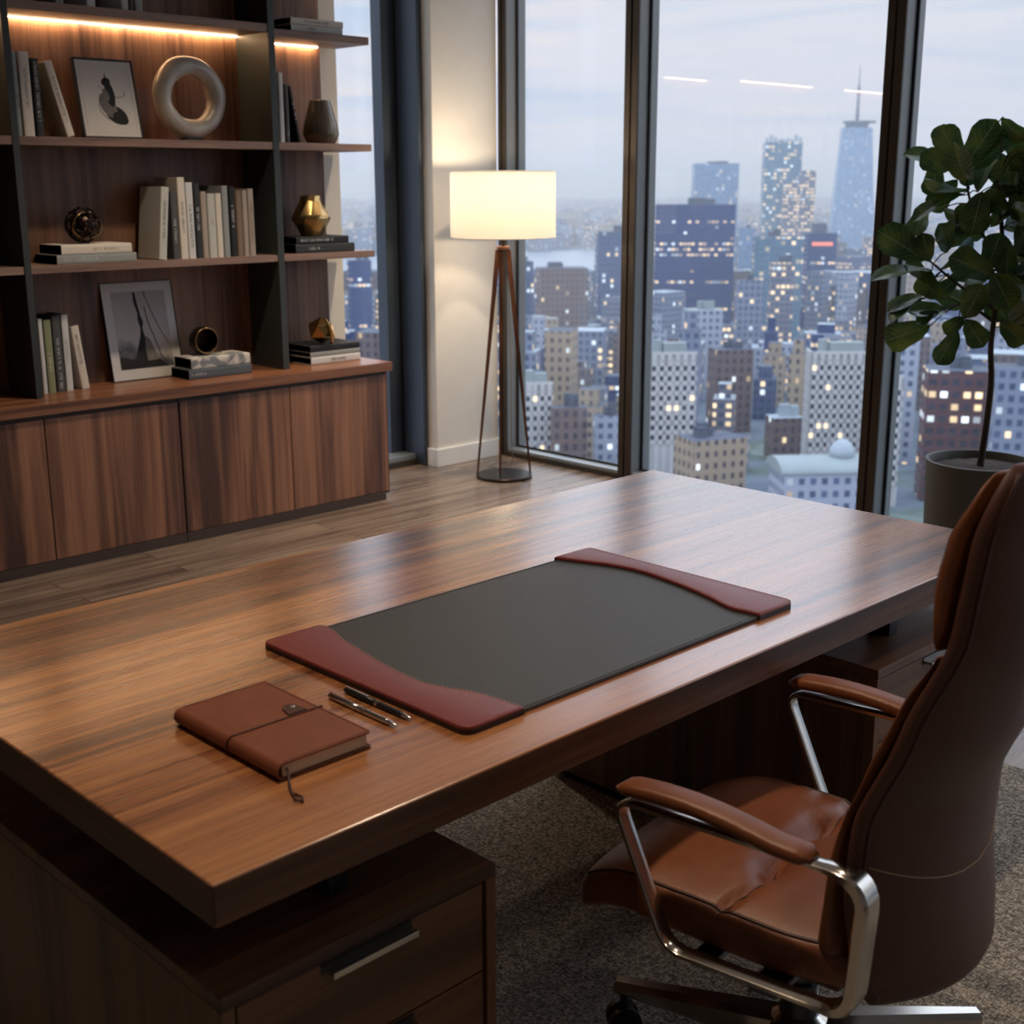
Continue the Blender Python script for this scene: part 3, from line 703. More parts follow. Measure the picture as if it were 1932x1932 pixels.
for lab, x, w, cov in [('pale book on the highest visible shelf, the leftmost', 2.605, .037, 'grey'), ('white book on the highest visible shelf, above the ink drawing', 2.743, .040, 'white'), ('light grey book on the highest visible shelf, left of the slim dark one', 2.897, .034, 'pale'), ('slim dark grey book on the highest visible shelf', 2.928, .018, 'charcoal'), ('pale grey book on the highest visible shelf, right of the slim dark one', 2.962, .038, 'grey')]:
    stand(lab, x, w, .27, 0, cov, ZC, group=g)
def flatb(label, x0, x1, z0, th, cov, y=5.29, d=.2, **kw):
    return book(label, th, x1-x0, d, cov, (x0, y, z0), flat=True, **kw)
g = 'books lying flat'
flatb('cream book lying flat under the dark wire sphere', 2.52, 2.845, ZB+.0405, .040, 'cream', d=.21, group=g, letter='taupe', lz=(.45, .8))
flatb('grey lettered book lying at the bottom, under the cream book and dark sphere', 2.497, 2.865, ZB+.0005, .039, 'grey', d=.21, group=g, letter='white', lz=(.08, .5))
flatb('black book with white lettering lying directly under the gold vase', 3.728, 4.044, ZB+.0445, .034, 'black', y=5.30, group=g, letter='white', lz=(.08, .7))
flatb('dark book with a white end band, lying beneath the black one by the gold vase', 3.717, 4.075, ZB+.0005, .043, 'dark', y=5.292, group=g, letter='white', lz=(.22, .4))
flatb('marbled cream book lying on top, under the bronze hollow orb', 3.108, 3.428, ZW+.047, .050, 'marbled', y=5.30, d=.15, group=g)
flatb('slate book lying beneath the marbled cream book on the worktop', 3.088, 3.427, ZW+.0005, .045, 'slate', y=5.29, d=.16, group=g, letter='white', lz=(.04, .25))
flatb('black edged book on top of three, under the gold faceted ornament', 3.79, 4.10, ZW+.063, .030, 'black', y=5.31, d=.22, group=g)
flatb('grey book in the middle of the three under the gold ornament', 3.79, 4.10, ZW+.038, .024, 'grey', y=5.31, d=.22, group=g)
flatb('white book at the bottom of the three under the gold ornament', 3.79, 4.10, ZW+.0005, .036, 'white', y=5.305, d=.22, group=g, letter='charcoal', lz=(.4, .7))
flatb('upper cream book lying on the highest window-side shelf', 3.742, 4.046, 2.3305, .030, 'cream', group=g, letter='charcoal', lz=(.25, .7), d=.18)
flatb('lower cream book lying on the highest window-side shelf', 3.742, 4.042, 2.3005, .029, 'pale', group=g, letter='charcoal', lz=(.3, .5), d=.18)

# ================================================================== SHELF ORNAMENTS
def ellipse(cx, cy, rx, ry, n=28, rot=0, a0=0, a1=2*PI):
    return [(cx+rx*math.cos(a)*math.cos(rot)-ry*math.sin(a)*math.sin(rot), cy+rx*math.cos(a)*math.sin(rot)+ry*math.sin(a)*math.cos(rot)) for a in [a0+(a1-a0)*k/n for k in range(n)]]
def flatpoly(bm, pts, y, mi=0):
    f = bm.faces.new([bm.verts.new((x, y, z)) for x, z in pts]); f.material_index = mi
def picture(label, x0, x1, zb, h, y, lean, framemat, kind):
    w = x1-x0
    p = thing('framed_picture', label, 'picture', ((x0+x1)/2, y, zb), rot=(-lean, 0, 0))
    fw = .009 if kind == 'ink' else .004
    b = BM()
    for a, c, e, f_ in ((-w/2, w/2, 0, fw), (-w/2, w/2, h-fw, h), (-w/2, -w/2+fw, fw, h-fw), (w/2-fw, w/2, fw, h-fw)):
        box(b, a, c, 0, .022, e, f_, .001)
    box(b, -w/2+.002, w/2-.002, .014, .02, .002, h-.002)
    obj('frame', b, 'frame_black', p)
    b = BM(); mw = .0
    box(b, -w/2+fw, w/2-fw, .003, .013, fw, h-fw); obj('mount_board', b, 'frame_white' if kind != 'ink' else 'print_paper', p)
    b = BM()
    if kind == 'ink':
        y0 = .0026
        iw = .024
        for a, c, e, f_ in ((-w/2+iw, w/2-iw, iw, iw+.002), (-w/2+iw, w/2-iw, h-iw-.002, h-iw), (-w/2+iw, -w/2+iw+.002, iw, h-iw), (w/2-iw-.002, w/2-iw, iw, h-iw)):
            box(b, a, c, .0022, .004, e, f_)
        obj('mount_bevel', b, 'frame_white', p)
        b = BM()
        S = lambda pts: [(-w/2+u*w, v*h) for u, v in pts]
        flatpoly(b, S(ellipse(.60, .30, .19, .11, rot=-.35)), y0, 0)
        flatpoly(b, S(ellipse(.48, .42, .17, .12, rot=-.9)), y0-.0001, 1)
        flatpoly(b, S(ellipse(.66, .26, .13, .075, rot=-.3)), y0-.0002, 0)
        flatpoly(b, S(ellipse(.54, .56, .075, .16, rot=.15)), y0-.0003, 0)
        flatpoly(b, S(ellipse(.47, .55, .05, .08, rot=.35)), y0-.0004, 1)
        flatpoly(b, S(ellipse(.50, .71, .075, .055, rot=.2)), y0-.0005, 0)
        flatpoly(b, S([(.48, .74), (.50, .83), (.515, .74)]), y0-.0005, 0)
        cv = catmull([(-w/2+.58*w, y0-.0006, .56*h), (-w/2+.67*w, y0-.0006, .52*h), (-w/2+.76*w, y0-.0006, .54*h), (-w/2+.80*w, y0-.0006, .60*h)], 6); tube(b, cv, .0009, 5)
        cv = catmull([(-w/2+.42*w, y0-.0006, .53*h), (-w/2+.33*w, y0-.0006, .42*h), (-w/2+.36*w, y0-.0006, .32*h), (-w/2+.48*w, y0-.0006, .23*h)], 6); tube(b, cv, .0008, 5)
        tube(b, [(-w/2+.44*w, y0-.0005, .60*h), (-w/2+.36*w, y0-.0005, .66*h)], .0006, 5)
        obj('ink_drawing', b, ['ink_black', 'ink_grey'], p)
    else:
        bx0, bx1, bz0, bz1 = -w/2+.13*w, w/2-.12*w, .115*h, h-.10*h
        f = b.faces.new([b.verts.new((x, .0028, z)) for x, z in ((bx0, bz0), (bx1, bz0), (bx1, bz1), (bx0, bz1))])
        uvl = b.loops.layers.uv.new('UVMap')
        for l, q in zip(f.loops, ((0, 0), (1, 0), (1, 1), (0, 1))): l[uvl].uv = q
        S = lambda pts: [(bx0+u*(bx1-bx0), bz0+v*(bz1-bz0)) for u, v in pts]
        g1 = obj('photograph', b, 'grey_print', p, auto='keep')
        b = BM()
        flatpoly(b, S([(.40, .99), (.44, .99), (.47, .80), (.50, .66), (.53, .60), (.50, .52), (.52, .40), (.60, .20), (.66, .0), (.22, .0), (.34, .22), (.44, .42), (.46, .52), (.43, .62), (.44, .72), (.40, .86)]), .0024)
        flatpoly(b, S([(.0, .0), (.9, .0), (.75, .10), (.35, .11), (.0, .17)]), .0023)
        cv = catmull([(bx0+u*(bx1-bx0), .0022, bz0+v*(bz1-bz0)) for u, v in ((.58, .80), (.62, .58), (.70, .38), (.78, .15), (.86, .06))], 6); tube(b, cv, .0018, 5)
        cv = catmull([(bx0+u*(bx1-bx0), .0022, bz0+v*(bz1-bz0)) for u, v in ((.60, 1.0), (.70, .74), (.82, .50), (.95, .30))], 6); tube(b, cv, .0012, 5)
        obj('dark_figure', b, 'ink_black', p)
        b = BM(); flatpoly(b, S([(.53, .42), (.60, .38), (.68, .22), (.72, .10), (.52, .09), (.50, .25)]), .0021); obj('grey_drapery', b, 'ink_grey', p)
picture('framed ink drawing of dark rounded shapes, leaning on the lit shelf', 2.690, 2.968, ZA+.001, .338, 5.335, math.radians(11), 'frame_black', 'ink')
picture('framed grey photograph of a dark draped shape, leaning on the worktop', 2.80, 3.165, ZW+.001, .452, 5.465, math.radians(9), 'frame_white', 'photo')

rs = thing('ring_sculpture', 'pale glazed ring sculpture on a small dark foot', 'sculpture', (3.232, 5.38, ZA))
b = BM(); R1, r1_ = .138, .043; rings = []
for i in range(64):
    a = 2*PI*i/64; rr = r1_*(1+.05*math.sin(3*a+1)+.03*math.sin(7*a))
    rings.append([((R1+rr*math.cos(q))*math.cos(a), rr*.95*math.sin(q), (R1+rr*math.cos(q))*math.sin(a)*1.0+.188) for q in [2*PI*k/24 for k in range(24)]])
loft(b, rings, closed=True); obj('ring', b, 'ring_glaze', rs, smooth=True)
b = BM(); box(b, -.045, .045, -.03, .03, 0, .014, .003); obj('foot', b, 'frame_black', rs)

def vase(name, label, mat, x, y, z, prof, seg, tw=0):
    v = thing(name, label, 'vase', (x, y, z))
    b = BM(); rings = []
    pr = prof + [(prof[-1][0]-.006, prof[-1][1]), (prof[-1][0]-.008, prof[-1][1]-.03)]
    for j, (r, h) in enumerate(pr):
        rings.append([(r*math.cos(2*PI*k/seg+tw*j), r*math.sin(2*PI*k/seg+tw*j), h) for k in range(seg)])
    loft(b, rings); bmesh.ops.bevel(b, geom=[e for e in b.edges], offset=.0035, segments=2, affect='EDGES', profile=.5)
    obj('vase_body', b, mat, v, smooth=True)
vase('vase', 'grey bronze faceted vase standing on the shelf by the window', 'vase_glaze', 3.96, 5.385, ZA+.0005, [(.066, 0), (.072, .004), (.090, .045), (.086, .08), (.052, .200), (.049, .206)], 24)
vase('vase', 'polished gold faceted vase standing on two dark books', 'gold', 3.876, 5.38, ZB+.079, [(.052, 0), (.056, .004), (.098, .085), (.094, .10), (.054, .170), (.050, .196)], 10, PI/10)

# dark wire sphere
ws = thing('wire_sphere', 'dark bronze openwork sphere resting on the flat cream book', 'ornament', (2.672, 5.38, ZB+.0815))
def ico(sub, r): 
    b = BM(); bmesh.ops.create_icosphere(b, subdivisions=sub, radius=r); return b
b0 = ico(2, .079)
for v in b0.verts: v.co *= 1+.05*noise.noise(v.co*30)
b = BM(); rnd = random.Random(3)
dual = []
for f in b0.faces:
    pass
for v in b0.verts:
    fs = list(v.link_faces)
    if rnd.random() < .12: continue
for e in b0.edges:
    a, c = [f.calc_center_median() for f in e.link_faces]
    if rnd.random() < .9: tube(b, [a+Vector((0, 0, .079)), (a+c)/2*1.02+Vector((0, 0, .079)), c+Vector((0, 0, .079))], .0045, 6)
b0.free(); obj('wire_shell', b, 'bronze_dark', ws, smooth=True)
b = ico(3, .058)
for v in b.verts: v.co += Vector((0, 0, .079))
obj('dark_core', b, 'bronze_dark', ws, smooth=True)
b = BM(); cv = [Vector((.066*math.cos(a)-.006, -.045+.01*math.sin(2*a), .079+.055*math.sin(a))) for a in [2*PI*k/24 for k in range(24)]]
tube(b, cv, .004, 6, closed=True); obj('bright_hoop', b, 'bronze', ws, smooth=True)
# hollow orb
ho = thing('hollow_orb', 'small dark bronze hollow orb with an open face, on the marbled book', 'ornament', (3.232, 5.39, ZW+.0975))
b = BM(); rings = []
for j in range(13):
    a = PI*.34+ (PI*.66)*j/12*.98
    rings.append([(.067*math.sin(a)*math.cos(q), -.067*math.cos(a), .0685+.067*math.sin(a)*math.sin(q)) for q in [2*PI*k/28 for k in range(28)]])
inn_ = [[(x*.93, y*.93, .060+(z-.060)*.93) for x, y, z in r] for r in rings[::-1]]
loft(b, rings+inn_ if False else rings, cap=True)
for f in [f for f in b.faces if len(f.verts) > 4 and f.calc_center_median().y < 0]: bmesh.ops.delete(b, geom=[f], context='FACES_ONLY')
o = obj('orb_shell', b, 'bronze_dark', ho, smooth=True); md = o.modifiers.new('thick', 'SOLIDIFY'); md.thickness = .003
b = BM(); tube(b, [(.0595*math.cos(a), -.0325, .0685+.0595*math.sin(a)) for a in [2*PI*k/28 for k in range(28)]], .0032, 8, closed=True); obj('rim', b, 'bronze', ho, smooth=True)
b = BM(); tube(b, catmull([(.03, -.02, .012), (.06, -.01, .006), (.10, .01, .004)], 6), .0025, 6); obj('stem', b, 'bronze', ho, smooth=True)
# gold faceted ornament
go = thing('faceted_ornament', 'gold faceted hollow ornament on the stack of three books by the window', 'ornament', (3.905, 5.37, ZW+.0935))
b = ico(1, .072); rnd = random.Random(8)
for v in b.verts: v.co *= rnd.uniform(.88, 1.1)
zmin = min(v.co.z for v in b.verts)
for v in b.verts: v.co.z -= zmin
fs = sorted(b.faces, key=lambda f: (f.calc_center_median()-Vector((.12, -.12, .09))).length)
bmesh.ops.delete(b, geom=fs[:3], context='FACES')
o = obj('faceted_shell', b, 'gold', go, auto='keep'); md = o.modifiers.new('thick', 'SOLIDIFY'); md.thickness = .004; md = o.modifiers.new('bev', 'BEVEL'); md.width = .002
b = BM(); tube(b, catmull([(-.02, -.066, .13), (-.012, -.082, .10), (.0, -.084, .06), (.015, -.07, .02), (.02, -.05, .006)], 8), .007, 8); obj('gold_band', b, 'gold', go, smooth=True)

# ================================================================== FLOOR LAMP
LX, LY = 4.921, 5.087
fl = thing('floor_lamp', 'lit tripod floor lamp with cream drum shade and round dark base by the corner', 'floor lamp', (LX, LY, 0))
b = BM(); lathe(b, [(.155, 0), (.158, .004), (.158, .014), (.154, .018)], 64); obj('base', b, 'bronze_dark', fl, smooth='sharp')
apx = Vector((0, 0, 1.262))
view = Vector((LX, LY, 0)).normalized(); side_ = Vector((view.y, -view.x, 0))
feet = [-.150*side_ + .01*view, .148*side_ + .035*view, -.022*side_ - .02*view*0 + Vector((0, 0, 0))]
for i, f_ in enumerate(feet):
    b = BM(); top = apx + f_.normalized()*.028 + Vector((0, 0, -.006)); bot = f_ + Vector((0, 0, .016))
    if i == 2: top = apx + Vector((-.012*side_.x, -.012*side_.y, -.006))
    w0, w1 = (.028, .011) if i < 2 else (.022, .012)
    rings = []
    for s_ in range(9):
        q = s_/8; c = bot.lerp(top, q); ww = w1+(w0-w1)*q
        rings.append([c+side_*ww/2+view*.010, c-side_*ww/2+view*.010, c-side_*ww/2-view*.010, c+side_*ww/2-view*.010])
    loft(b, rings); bmesh.ops.bevel(b, geom=list(b.edges), offset=.002, segments=2, affect='EDGES'); obj('leg', b, 'lamp_wood', fl, smooth='sharp')
b = BM(); cyl(b, apx+Vector((0, 0, .004)), .036, .016, 32); obj('leg_collar', b, 'lamp_wood', fl)
b = BM(); cyl(b, apx+Vector((0, 0, .05)), .012, .10, 24); cyl(b, apx+Vector((0, 0, .13)), .018, .06, 24); obj('stem', b, 'bronze_dark', fl)
sh0, sh1, shr = 1.322, 1.664, .283
b = BM(); seg = 64
rings = [[(r*math.cos(2*PI*k/seg), r*math.sin(2*PI*k/seg), z) for k in range(seg)] for r, z in ((shr, sh0), (shr-.002, sh1))]
loft(b, rings, cap=False); obj('lamp_shade', b, 'shade_fabric', fl, smooth=True)
b = BM()
for z in (sh0, sh1): tube(b, [((shr)*math.cos(2*PI*k/seg), (shr)*math.sin(2*PI*k/seg), z) for k in range(seg)], .003, 6, closed=True)
for k in range(3):
    a = 2*PI*k/3+.4; tube(b, [(0, 0, sh0+.10), (shr*math.cos(a), shr*math.sin(a), sh0+.002)], .002, 6)
obj('shade_rings', b, 'trim_paint', fl, smooth=True)
b = BM(); bmesh.ops.create_uvsphere(b, u_segments=20, v_segments=12, radius=.035, matrix=Matrix.Translation((0, 0, 1.485))); obj('bulb', b, 'bulb', fl, smooth=True)
b = BM(); tube(b, catmull([(.02*side_.x, .02*side_.y, 1.25), (.035*side_.x+.03, .035*side_.y+.03, .8), (.04*side_.x+.05, .04*side_.y+.05, .25), (.05*side_.x+.1, .05*side_.y+.12, .03), (.12, .25, .006), (.25, .32, .006)], 10), .0028, 6); obj('cord', b, 'cord', fl, smooth=True)
for dz, e in ((1.53, 13), (1.42, 9)):
    l = D.lights.new('lamp_light', 'POINT'); l.energy = e; l.color = (1.0, .80, .56); l.shadow_soft_size = .045
    o = D.objects.new('lamp_light', l); o.location = (LX, LY, dz); COL.objects.link(o)
    o.location = (LX, LY, 1.60 if dz > 1.5 else 1.36)

# ================================================================== PLANT
PX, PY = 5.066, 2.381
pl = thing('potted_fig', 'tall fiddle-leaf fig in a round grey pot by the window', 'potted plant', (PX, PY, 0))
b = BM(); lathe(b, [(.196, 0), (.200, .004), (.218, .472), (.219, .48), (.208, .481), (.204, .474), (.202, .40)], 72); obj('pot', b, 'planter', pl, smooth='sharp')
b = BM(); lathe(b, [(.2025, .42), (.2025, .448), (.10, .456), (.01, .458)], 48)
for v in b.verts:
    if v.co.z > .44: v.co.z += .008*noise.noise(v.co*40)
obj('soil', b, 'soil', pl, smooth=True)
b = BM()
tr_ = catmull([(0.0, 0, .45), (.003, -.01, .62), (.006, -.013, .81), (.002, 0, .96), (.004, -.006, 1.15), (.005, -.008, 1.36), (.0, .03, 1.6)], 8)
tube(b, tr_, .012, 10, rfn=lambda s: .015-.007*s)
BR = [((.003, -.005, 1.1), (-.05, .14, 1.2), (-.11, .235, 1.29)), ((.004, -.007, 1.3), (-.02, .1, 1.45), (-.045, .15, 1.64)), ((.003, -.005, 1.05), (.0, .08, 1.1), (-.05, .12, 1.12)), ((.004, -.007, 1.25), (.06, -.10, 1.4), (.08, -.2, 1.55)), ((.004, -.006, 1.15), (.08, -.12, 1.2), (.12, -.22, 1.3))]
for q in BR: tube(b, catmull(q, 6), .006, 8, rfn=lambda s: .008-.004*s)
obj('trunk', b, 'bark', pl, smooth=True)
LEAVES = [[4.892,2.534,1.647,4.804,2.61,1.711,0.146,0.0],[4.915,2.525,1.331,4.83,2.515,1.442,0.146,35.0],[5.237,2.458,1.581,5.237,2.538,1.71,0.144,0.0],[5.063,2.349,1.478,4.954,2.417,1.551,0.147,35.0],[5.119,2.743,1.506,5.029,2.733,1.39,0.121,35.0],[4.916,2.461,1.605,4.787,2.472,1.736,0.131,35.0],[5.18,2.521,1.236,5.069,2.503,1.136,0.146,55.0],[5.089,2.602,1.46,5.13,2.616,1.336,0.105,0.0],[4.993,2.376,1.522,4.972,2.533,1.447,0.115,0.0],[5.123,2.703,1.192,5.241,2.577,1.091,0.101,35.0],[5.208,2.656,1.612,5.167,2.749,1.485,0.104,10.0],[5.036,2.319,1.511,5.016,2.322,1.641,0.118,55.0],[4.909,2.529,1.147,4.917,2.646,1.232,0.121,10.0],[5.208,2.756,1.682,5.196,2.755,1.542,0.127,10.0],[5.252,2.687,1.702,5.285,2.61,1.597,0.11,10.0],[4.968,2.552,1.422,5.066,2.439,1.451,0.142,55.0],[5.146,2.692,1.7,5.1,2.683,1.83,0.113,35.0],[5.007,2.622,1.024,4.967,2.806,0.946,0.133,0.0],[5.247,2.603,1.657,5.303,2.593,1.807,0.117,55.0],[5.22,2.419,1.243,5.254,2.353,1.12,0.113,55.0],[4.995,2.531,1.647,5.026,2.419,1.838,0.131,0.0],[5.042,2.55,1.659,5.025,2.657,1.825,0.117,0.0],[4.976,2.526,1.639,4.815,2.68,1.728,0.052,60.0],[5.039,2.51,1.647,5.066,2.382,1.792,0.058,60.0],[5.038,2.441,1.621,5.066,2.263,1.707,0.117,0.0],[5.055,2.523,1.576,4.934,2.661,1.604,0.041,70.0],[5.041,2.48,1.565,5.131,2.479,1.701,0.082,30.0],[4.922,2.405,1.566,4.876,2.41,1.405,0.196,0.0],[5.02,2.527,1.557,4.875,2.669,1.469,0.052,60.0],[5.013,2.61,1.5,5.006,2.508,1.45,0.065,50.0],[4.902,2.612,1.296,4.761,2.747,1.416,0.137,10.0],[4.883,2.583,1.293,4.85,2.605,1.406,0.199,10.0],[4.975,2.575,1.259,5.051,2.484,1.387,0.055,60.0],[4.915,2.585,1.256,4.727,2.75,1.233,0.048,70.0],[4.941,2.601,1.199,4.871,2.679,1.287,0.062,50.0],[4.972,2.345,1.239,4.854,2.48,1.319,0.124,20.0],[4.906,2.603,1.159,4.803,2.706,1.09,0.065,60.0],[4.88,2.588,1.148,4.755,2.667,1.06,0.052,70.0],[4.973,2.533,1.09,4.835,2.638,1.098,0.079,55.0],[4.888,2.525,1.096,4.834,2.593,1.051,0.055,40.0],[4.894,2.418,1.078,4.864,2.341,1.211,0.165,0.0],[4.915,2.326,1.259,4.894,2.231,1.126,0.165,0.0],[4.914,2.422,1.071,4.91,2.336,0.969,0.182,0.0],[4.975,2.458,1.073,4.943,2.525,1.003,0.096,10.0],[4.921,2.455,1.022,4.856,2.499,0.888,0.093,10.0],[4.987,2.313,1.065,5.011,2.216,0.982,0.131,10.0],[5.087,2.453,1.433,4.996,2.577,1.433,0.082,40.0],[5.03,2.528,1.214,4.965,2.597,1.148,0.11,20.0],[5.028,2.414,1.258,5.022,2.357,1.405,0.158,10.0],[5.067,2.426,1.429,5.074,2.363,1.51,0.076,30.0],[5.046,2.33,1.368,5.026,2.326,1.24,0.131,15.0],[5.004,2.324,1.558,5.01,2.266,1.46,0.117,10.0],[5.087,2.407,1.62,5.05,2.415,1.525,0.117,10.0],[5.09,2.4,1.578,5.091,2.327,1.636,0.041,40.0],[5.051,2.412,1.844,5.073,2.32,1.76,0.069,30.0],[5.007,2.272,1.244,5.023,2.19,1.173,0.151,10.0],[5.073,2.32,1.42,5.079,2.236,1.495,0.151,10.0],[5.127,2.368,1.599,5.15,2.321,1.693,0.137,20.0],[5.04,2.296,1.448,5.025,2.233,1.319,0.165,10.0],[5.055,2.593,1.398,5.085,2.457,1.428,0.096,30.0],[5.091,2.469,1.525,5.146,2.399,1.599,0.11,20.0],[5.007,2.554,1.231,5.05,2.416,1.224,0.089,40.0],[5.084,2.436,1.199,5.105,2.346,1.06,0.144,10.0],[5.208,2.372,1.043,5.478,2.165,1.119,0.123,0.0],[5.162,2.41,1.417,4.959,2.124,1.523,0.121,20.0],[5.047,2.305,1.024,5.105,2.059,1.084,0.135,20.0],[5.038,2.358,1.216,4.87,2.152,1.216,0.094,50.0],[5.035,2.333,1.734,5.07,2.215,1.654,0.128,20.0],[5.193,2.38,1.059,4.944,2.031,1.067,0.134,0.0],[5.013,2.354,1.71,5.048,2.175,1.683,0.133,20.0],[5.075,2.412,1.781,5.155,2.17,1.77,0.094,0.0],[4.998,2.321,1.704,5.146,2.273,1.586,0.135,50.0],[5.161,2.398,1.331,5.278,2.159,1.366,0.097,0.0],[5.173,2.385,1.597,5.375,2.263,1.556,0.094,50.0],[4.977,2.348,1.585,5.353,2.235,1.454,0.13,0.0],[5.224,2.378,1.283,5.238,2.229,1.458,0.124,50.0],[5.059,2.301,1.045,5.029,2.066,1.154,0.108,50.0],[5.18,2.384,1.052,5.169,2.038,1.16,0.091,0.0],[4.999,2.306,1.133,5.15,2.143,1.158,0.138,50.0],[5.174,2.461,1.754,5.28,2.317,1.663,0.097,0.0],[5.148,2.391,1.451,4.843,2.176,1.505,0.102,0.0],[5.131,2.367,1.554,4.928,2.213,1.581,0.097,20.0],[5.121,2.354,1.305,4.988,2.058,1.386,0.132,20.0],[5.067,2.321,1.055,4.952,2.159,1.145,0.093,0.0],[5.117,2.395,1.186,4.993,2.158,1.317,0.09,50.0],[5.165,2.345,1.163,4.976,2.11,1.289,0.117,0.0],[5.123,2.377,1.495,5.26,2.154,1.696,0.103,50.0],[5.058,2.301,1.162,4.944,2.082,1.215,0.139,0.0],[5.081,2.406,1.478,5.256,2.116,1.534,0.102,0.0]]
def leaf(bm, uvl, base, tip, width, roll, curl, rnd):
    base, tip = Vector(base), Vector(tip); ax = tip-base; ln = ax.length; ax.normalize()
    toc = (CAM-Vector((PX, PY, 0))-(base+tip)/2).normalized()
    nrm = (toc-ax*toc.dot(ax)).normalized(); nrm = Matrix.Rotation(math.radians(roll), 3, ax) @ nrm
    sd = ax.cross(nrm).normalized(); NU, NV = 8, 14; grid = []
    wid = width/max(.35, math.cos(math.radians(roll)))/2
    wid = min(wid, ln*.37)
    for j in range(NV+1):
        v = j/NV
        prof = lerp_tab([(0, .05), (.08, .32), (.25, .66), (.48, .80), (.70, 1.0), (.86, .86), (.95, .52), (1, .06)], v)
        sag = -curl*ln*(v*v) + curl*ln*.6*v
        row = []
        for i in range(NU+1):
            u = i/NU*2-1
            wav = .06*math.sin(9*v+u*2+rnd)*abs(u)*wid
            p = base+ax*ln*v+sd*u*prof*wid+nrm*(abs(u)*prof*wid*.28+wav+sag)
            row.append(bm.verts.new(p))
        grid.append(row)
    for j in range(NV):
        for i in range(NU):
            f = bm.faces.new((grid[j][i], grid[j][i+1], grid[j+1][i+1], grid[j+1][i])); f.smooth = True
            for l, (a, c) in zip(f.loops, ((i, j), (i+1, j), (i+1, j+1), (i, j+1))): l[uvl].uv = (a/NU, c/NV)
b = BM(); uvl = b.loops.layers.uv.new('UVMap'); rl = random.Random(2)
for q in LEAVES:
    B_, T_ = Vector(q[0:3])-Vector((PX, PY, 0)), Vector(q[3:6])-Vector((PX, PY, 0))
    if T_.x > .235: T_.x = .235
    CAM_ = CAM
    leaf(b, uvl, B_, T_, q[6], q[7]*rl.choice((1, 1, -1)), rl.uniform(.05, .28), rl.uniform(0, 6))
for v in b.verts:
    if v.co.x > .25: v.co.x = .25+(v.co.x-.25)*.05
o = obj('foliage', b, 'fig_leaf', pl, auto='keep')
b = BM()
for q in LEAVES:
    B_ = Vector(q[0:3])-Vector((PX, PY, 0)); T_ = Vector(q[3:6])-Vector((PX, PY, 0))
    nearest = min([p for p in tr_] + [Vector(p) for q_ in BR for p in catmull(q_, 6)], key=lambda p: (p-B_).length)
    if (nearest-B_).length < .35: tube(b, catmull([nearest, (nearest+B_)/2+Vector((0, 0, .01)), B_, B_+(T_-B_)*.06], 4), .0025, 5)
obj('leaf_stalks', b, 'bark', pl, smooth=True)['kind'] = 'stuff'

# ================================================================== LEATHER CHAIR
ch = thing('office_chair', 'high-backed cognac leather office chair with polished chrome arms at the desk', 'office chair', (1.775, 1.08, 0), math.radians(6))
def sellipse(n, a, c, e=2.6):
    out = []
    for k in range(n):
        q = 2*PI*k/n; cs, sn = math.cos(q), math.sin(q)
        out.append((a*math.copysign(abs(cs)**(2/e), cs), c*math.copysign(abs(sn)**(2/e), sn)))
    return out
# seat cushion : rings along v (front to back), cross section in (u, w)
def seat_mesh():
    b = BM(); NV, NS = 64, 96; rings = []
    for j in range(NV+1):
        s = j/NV; v = .335 - s*.535
        e = min(1, (s/.05))**.5 if s < .05 else (min(1, ((1-s)/.04))**.5 if s > .96 else 1)
        hw = (.252 - .018*max(0, (v-.18)/.15) - .02*max(0, (-.08-v)/.12))*(.86+.14*e)
        wc = .430 - .055*max(0, (v-.20)/.135)**1.6 + .008*max(0, (-.05-v)/.15)
        th = (.042 + .004*math.sin(PI*s))*(.35+.65*e)
        ring = []
        for (u, w) in sellipse(NS, hw, th, 5.0):
            z = wc+w
            if w > 0:
                uu = u/hw
                puff = .020*(1-abs(uu)**2.5)*(math.sin(PI*min(1, max(0, s)))**.4)
                z += puff
                vs = .025+.012*math.cos(u*22)
                z -= .014*math.exp(-((v-vs)/.008)**2)*min(1, (1-abs(uu))*9)
                z -= .006*math.exp(-((v-vs)/.03)**2)*(1-abs(uu))
                for ub in (-.095, .095):
                    z -= .026*math.exp(-(((u-ub)/.036)**2+((v-vs)/.026)**2))
                    for k_, (du, dv) in enumerate(((.5, 1), (-.6, 1), (.9, .25), (-.9, .3), (.3, -1), (-.4, -1))):
                        l_ = math.hypot(du, dv); du, dv = du/l_, dv/l_
                        pa = (u-ub)*du+(v-vs)*dv; pe = -(u-ub)*dv+(v-vs)*du
                        if 0 < pa < .09: z -= .008*math.exp(-(pe/.008)**2)*(1-pa/.09)
                z += .0015*noise.noise(Vector((u*14, v*14, 3)))
            ring.append((u, v, z))
        rings.append(ring)
    loft(b, rings); return b, rings
b, srings = seat_mesh(); seat = obj('seat', b, 'leather', ch, smooth=True)
def ring_track(rings, idx, j0, j1, off=(0, 0, 0)): return [Vector(rings[j][idx])+Vector(off) for j in range(j0, j1+1)]
for idx in (8, 40): b = BM(); tube(b, ring_track(srings, idx, 3, 61), .0032, 6); obj('welt', b, 'leather_welt', seat, smooth=True)
b = BM(); line = []
for k in range(4, 45):
    uu = srings[30][k][0]; vs = .025+.012*math.cos(uu*22); jf = (.335-vs)/.535*64; j0 = int(jf)
    line.append(Vector(srings[j0][k]).lerp(Vector(srings[j0+1][k]), jf-j0)+Vector((0, 0, .0004)))
tube(b, line, .0016, 6); obj('seam', b, 'leather_welt', seat, smooth=True)
b = BM(); box(b, -.20, .20, -.16, .24, .372, .394, .008); obj('seat_base', b, 'leather_shaded', ch)

